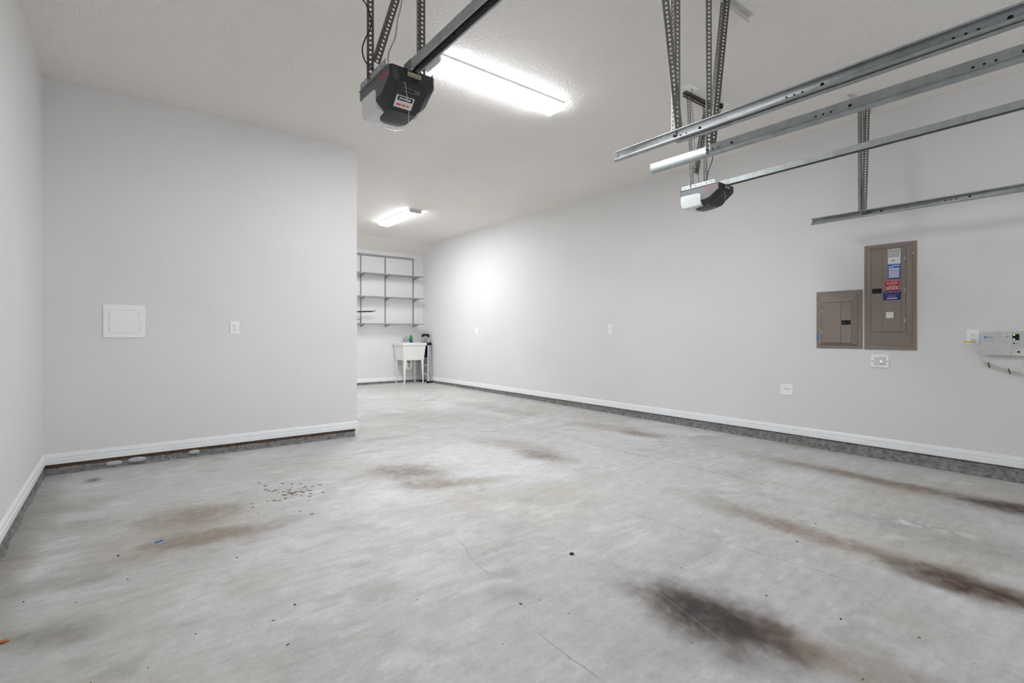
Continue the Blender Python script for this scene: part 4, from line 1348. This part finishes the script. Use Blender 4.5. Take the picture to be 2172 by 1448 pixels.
# faucet
f = MB().box(-0.075, 0.045, 0.168, 0.212, RT, RT + 0.028, 0.006).build('faucet', M['chrome'], t, MW[t] @ T(-0.01, 0, 0))
MB().tube([(-0.02, 0.19, RT + 0.025), (-0.02, 0.19, RT + 0.09), (-0.012, 0.16, RT + 0.125), (-0.005, 0.11, RT + 0.125), (-0.003, 0.085, RT + 0.105)], 0.010, 10).build('spout', M['chrome'], f, MW[f], smooth=True)
for x in (-0.062, 0.032):
    MB().tube([(x, 0.19, RT + 0.028), (x, 0.19, RT + 0.055), (x + 0.03, 0.175, RT + 0.075), (x + 0.055, 0.165, RT + 0.085)], [0.011, 0.010, 0.007, 0.006], 8).build('handle', M['chrome'], f, MW[f], smooth=True)
MB().tube(smooth_path([(0.02, -0.03, TBZ + 0.002), (0.02, -0.03, TBZ - 0.10), (0.015, -0.02, TBZ - 0.165), (-0.02, 0.0, TBZ - 0.195), (-0.055, 0.02, TBZ - 0.165), (-0.06, 0.02, TBZ - 0.06), (-0.06, 0.12, TBZ - 0.04), (-0.06, 0.235, TBZ - 0.04)]), 0.020, 12).build('drain_trap', M['white_plastic'], t, smooth=True)
MB().cyl((0.02, -0.03, TBZ - 0.075), (0.02, -0.03, TBZ - 0.105), 0.027, n=16).build('trap_nut', M['white_plastic'], t)
MB().tube(smooth_path([(0.04, 0.19, TBZ + 0.0), (0.05, 0.18, TBZ - 0.05), (0.09, 0.19, TBZ - 0.075), (0.12, 0.21, TBZ - 0.04), (0.10, 0.24, TBZ - 0.01)]), 0.008, 8).build('supply_hose', M['brass'], t, smooth=True)

# soap bottle on the rear ledge
t = thing('soap_bottle', 'green and blue dish soap bottle on the sink ledge', 'bottle', T(5.045, 10.075, 0.9305))
MB().loft([[(rx * math.cos(2 * PI * i / 18), ry * math.sin(2 * PI * i / 18), z) for i in range(18)] for z, rx, ry in ((0, 0.036, 0.020), (0.005, 0.039, 0.023), (0.06, 0.040, 0.024), (0.085, 0.038, 0.023))]).build('lower_body', M['soap_blue'], t, smooth=True)
MB().loft([[(rx * math.cos(2 * PI * i / 18), ry * math.sin(2 * PI * i / 18), z) for i in range(18)] for z, rx, ry in ((0.0852, 0.038, 0.023), (0.12, 0.034, 0.021), (0.145, 0.024, 0.017), (0.155, 0.014, 0.013), (0.166, 0.012, 0.012))]).build('upper_body', M['soap_green'], t, smooth=True)
MB().rrect(-0.020, 0.014, 0.030, 0.115, 0.0, 0.002, 0.012).build('label', M['soap_green'], t, MW[t] @ frame((0, -0.0245, 0), (1, 0, 0), (0, 0, 1), (0, -1, 0)))
MB().lathe([(0.013, 0.1662), (0.013, 0.186), (0.008, 0.190), (0.006, 0.204), (0.002, 0.205)], 14).build('cap', M['white_plastic'], t, smooth=True)

# ---------------------------------------------------------------- folded step ladder
LX, LY0, LY1 = 5.285, 9.68, 10.03
zl = fz(9.85)
t = thing('step_ladder', 'folded aluminium step ladder with black top beside the sink', 'ladder', T(LX, (LY0 + LY1) / 2, zl))
hw = (LY1 - LY0) / 2
H = 1.05
for sy in (-1, 1):
    mb = MB()
    mb.loft([[(-0.030 + dx, sy * hw + dy, 0.02) for dx, dy in ((-0.022, -0.012), (0.022, -0.012), (0.022, 0.012), (-0.022, 0.012))],
             [(-0.004 + dx, sy * (hw - 0.03) + dy, 0.86) for dx, dy in ((-0.022, -0.012), (0.022, -0.012), (0.022, 0.012), (-0.022, 0.012))]])
    mb.build('front_rail', M['alu'], t)
    MB().box(-0.055, -0.004, sy * hw - 0.016, sy * hw + 0.016, 0.0 + fz(LY0) - zl, 0.045, 0.004).build('foot', M['black'], t)
    mb = MB()
    mb.loft([[(0.045 + dx, sy * (hw - 0.002) + dy, 0.03) for dx, dy in ((-0.012, -0.010), (0.012, -0.010), (0.012, 0.010), (-0.012, 0.010))],
             [(0.036 + dx, sy * (hw - 0.03) + dy, 0.84) for dx, dy in ((-0.012, -0.010), (0.012, -0.010), (0.012, 0.010), (-0.012, 0.010))]])
    mb.build('rear_rail', M['alu'], t)
    MB().box(0.030, 0.062, sy * hw - 0.014, sy * hw + 0.014, 0.002, 0.040, 0.004).build('foot', M['black'], t)
    MB().box(-0.034, 0.056, sy * (hw - 0.03) - 0.022, sy * (hw - 0.03) + 0.022, 0.82, 0.885, 0.006).build('hinge_block', M['black'], t)
    MB().box(-0.016, 0.016, sy * (hw - 0.045) - 0.012, sy * (hw - 0.045) + 0.012, 0.88, 1.00).build('handle_post', M['alu'], t)
MB().loft([[(-0.022, y, z), (0.024, y, z), (0.024, y, z + 0.052), (-0.022, y, z + 0.052)] for y, z in ((-hw + 0.030, 0.985), (-hw + 0.036, 1.005), (-hw + 0.07, 1.018), (hw - 0.07, 1.018), (hw - 0.036, 1.005), (hw - 0.030, 0.985))]).build('handle', M['black'], t, bevel=0.006)
MB().box(-0.020, 0.030, -hw + 0.045, hw - 0.045, 0.55, 0.81, 0.006).build('folded_tray', M['black'], t)
for z in (0.16, 0.36):
    k = 1 - 0.05 * z
    s = MB().box(-0.036, 0.010, -hw * k + 0.016, hw * k - 0.016, z, z + 0.055, 0.004).build('tread', M['alu'], t)
    for sy in (-1, 1):
        MB().tube([(0.012, sy * (hw - 0.03), z), (0.012, sy * (hw - 0.05), z - 0.05), (0.012, sy * (hw - 0.035), z - 0.10)], 0.007, 6).build('strut', M['black'], s)

# ---------------------------------------------------------------- small things on the floor
t = single(MB().add([(-0.020, -0.006, 0.001), (0.0, -0.010, 0.003), (0.022, -0.004, 0.001), (0.018, 0.006, 0.006), (0.0, 0.010, 0.002), (-0.018, 0.006, 0.005)], [(0, 1, 4, 5), (1, 2, 3, 4)])
           .build('tape_scrap', M['blue_paint'], None, T(0.158, 3.274, fz(3.27)) @ Matrix.Rotation(0.35, 4, 'Z'), solid=0.001), 'small blue scrap of tape on the stained floor', 'tape')
single(MB().lathe([(0.004, 0.0), (0.012, 0.0), (0.013, 0.003), (0.010, 0.006), (0.004, 0.006), (0.004, 0.0)], 14).build('rubber_washer', M['black'], None, T(1.811, 1.82, fz(1.82)), smooth=True),
       'small round black washer lying on the middle of the floor', 'washer')
single(MB().add([(-0.014, -0.010, 0.001), (0.004, -0.013, 0.006), (0.018, 0.0, 0.002), (0.006, 0.012, 0.007), (-0.012, 0.008, 0.002), (0, 0, 0.004)], [(0, 1, 5), (1, 2, 5), (2, 3, 5), (3, 4, 5), (4, 0, 5)])
       .build('dry_leaf', M['leaf'], None, T(-0.338, 2.565, fz(2.565)), solid=0.001), 'orange dry leaf on the floor at the left edge', 'leaf')
DEB = [(0.023, 2.876), (0.219, 2.2), (0.071, 2.076), (-0.083, 2.094), (0.47, 2.118), (0.986, 1.912), (1.395, 1.593), (2.224, 3.872), (2.192, 1.023), (1.9, 0.811), (2.25, 0.759), (2.345, 0.532), (2.125, 1.394), (3.713, 2.873),
       (2.081, 3.429), (3.132, 3.165), (-0.321, 2.895), (-0.013, 3.2), (0.456, 2.813), (0.566, 2.185), (0.474, 1.922), (1.916, 0.582), (5.275, 0.751), (2.893, 1.186), (1.312, 1.62), (3.254, 1.229)]
rnd = random.Random(5)
mb = MB()
pts = [(x, y, 1.0) for x, y in DEB] + [(rnd.uniform(-0.3, 4.9), rnd.uniform(0.8, 5.0), rnd.uniform(0.2, 0.5)) for _ in range(140)]
for x, y, k in pts:
    r = rnd.uniform(0.003, 0.0075) * k
    a0 = rnd.uniform(0, 6)
    el = rnd.uniform(1.0, 2.4)
    z = fz(y)
    ring = []
    for i in range(6):
        a = a0 + i * PI / 3
        ux, uy = math.cos(i * PI / 3) * el * rnd.uniform(0.7, 1.1), math.sin(i * PI / 3) * rnd.uniform(0.6, 1.1)
        ring.append((x + r * (ux * math.cos(a0) - uy * math.sin(a0)), y + r * (ux * math.sin(a0) + uy * math.cos(a0)), z))
    mb.add(ring + [(x, y, z + r * 0.6)], [(i, (i + 1) % 6, 6) for i in range(6)])
o = mb.build('floor_grit', M['grit'])
single(o, 'dark grit and leaf crumbs scattered over the concrete floor', 'grit')
o['kind'] = 'stuff'
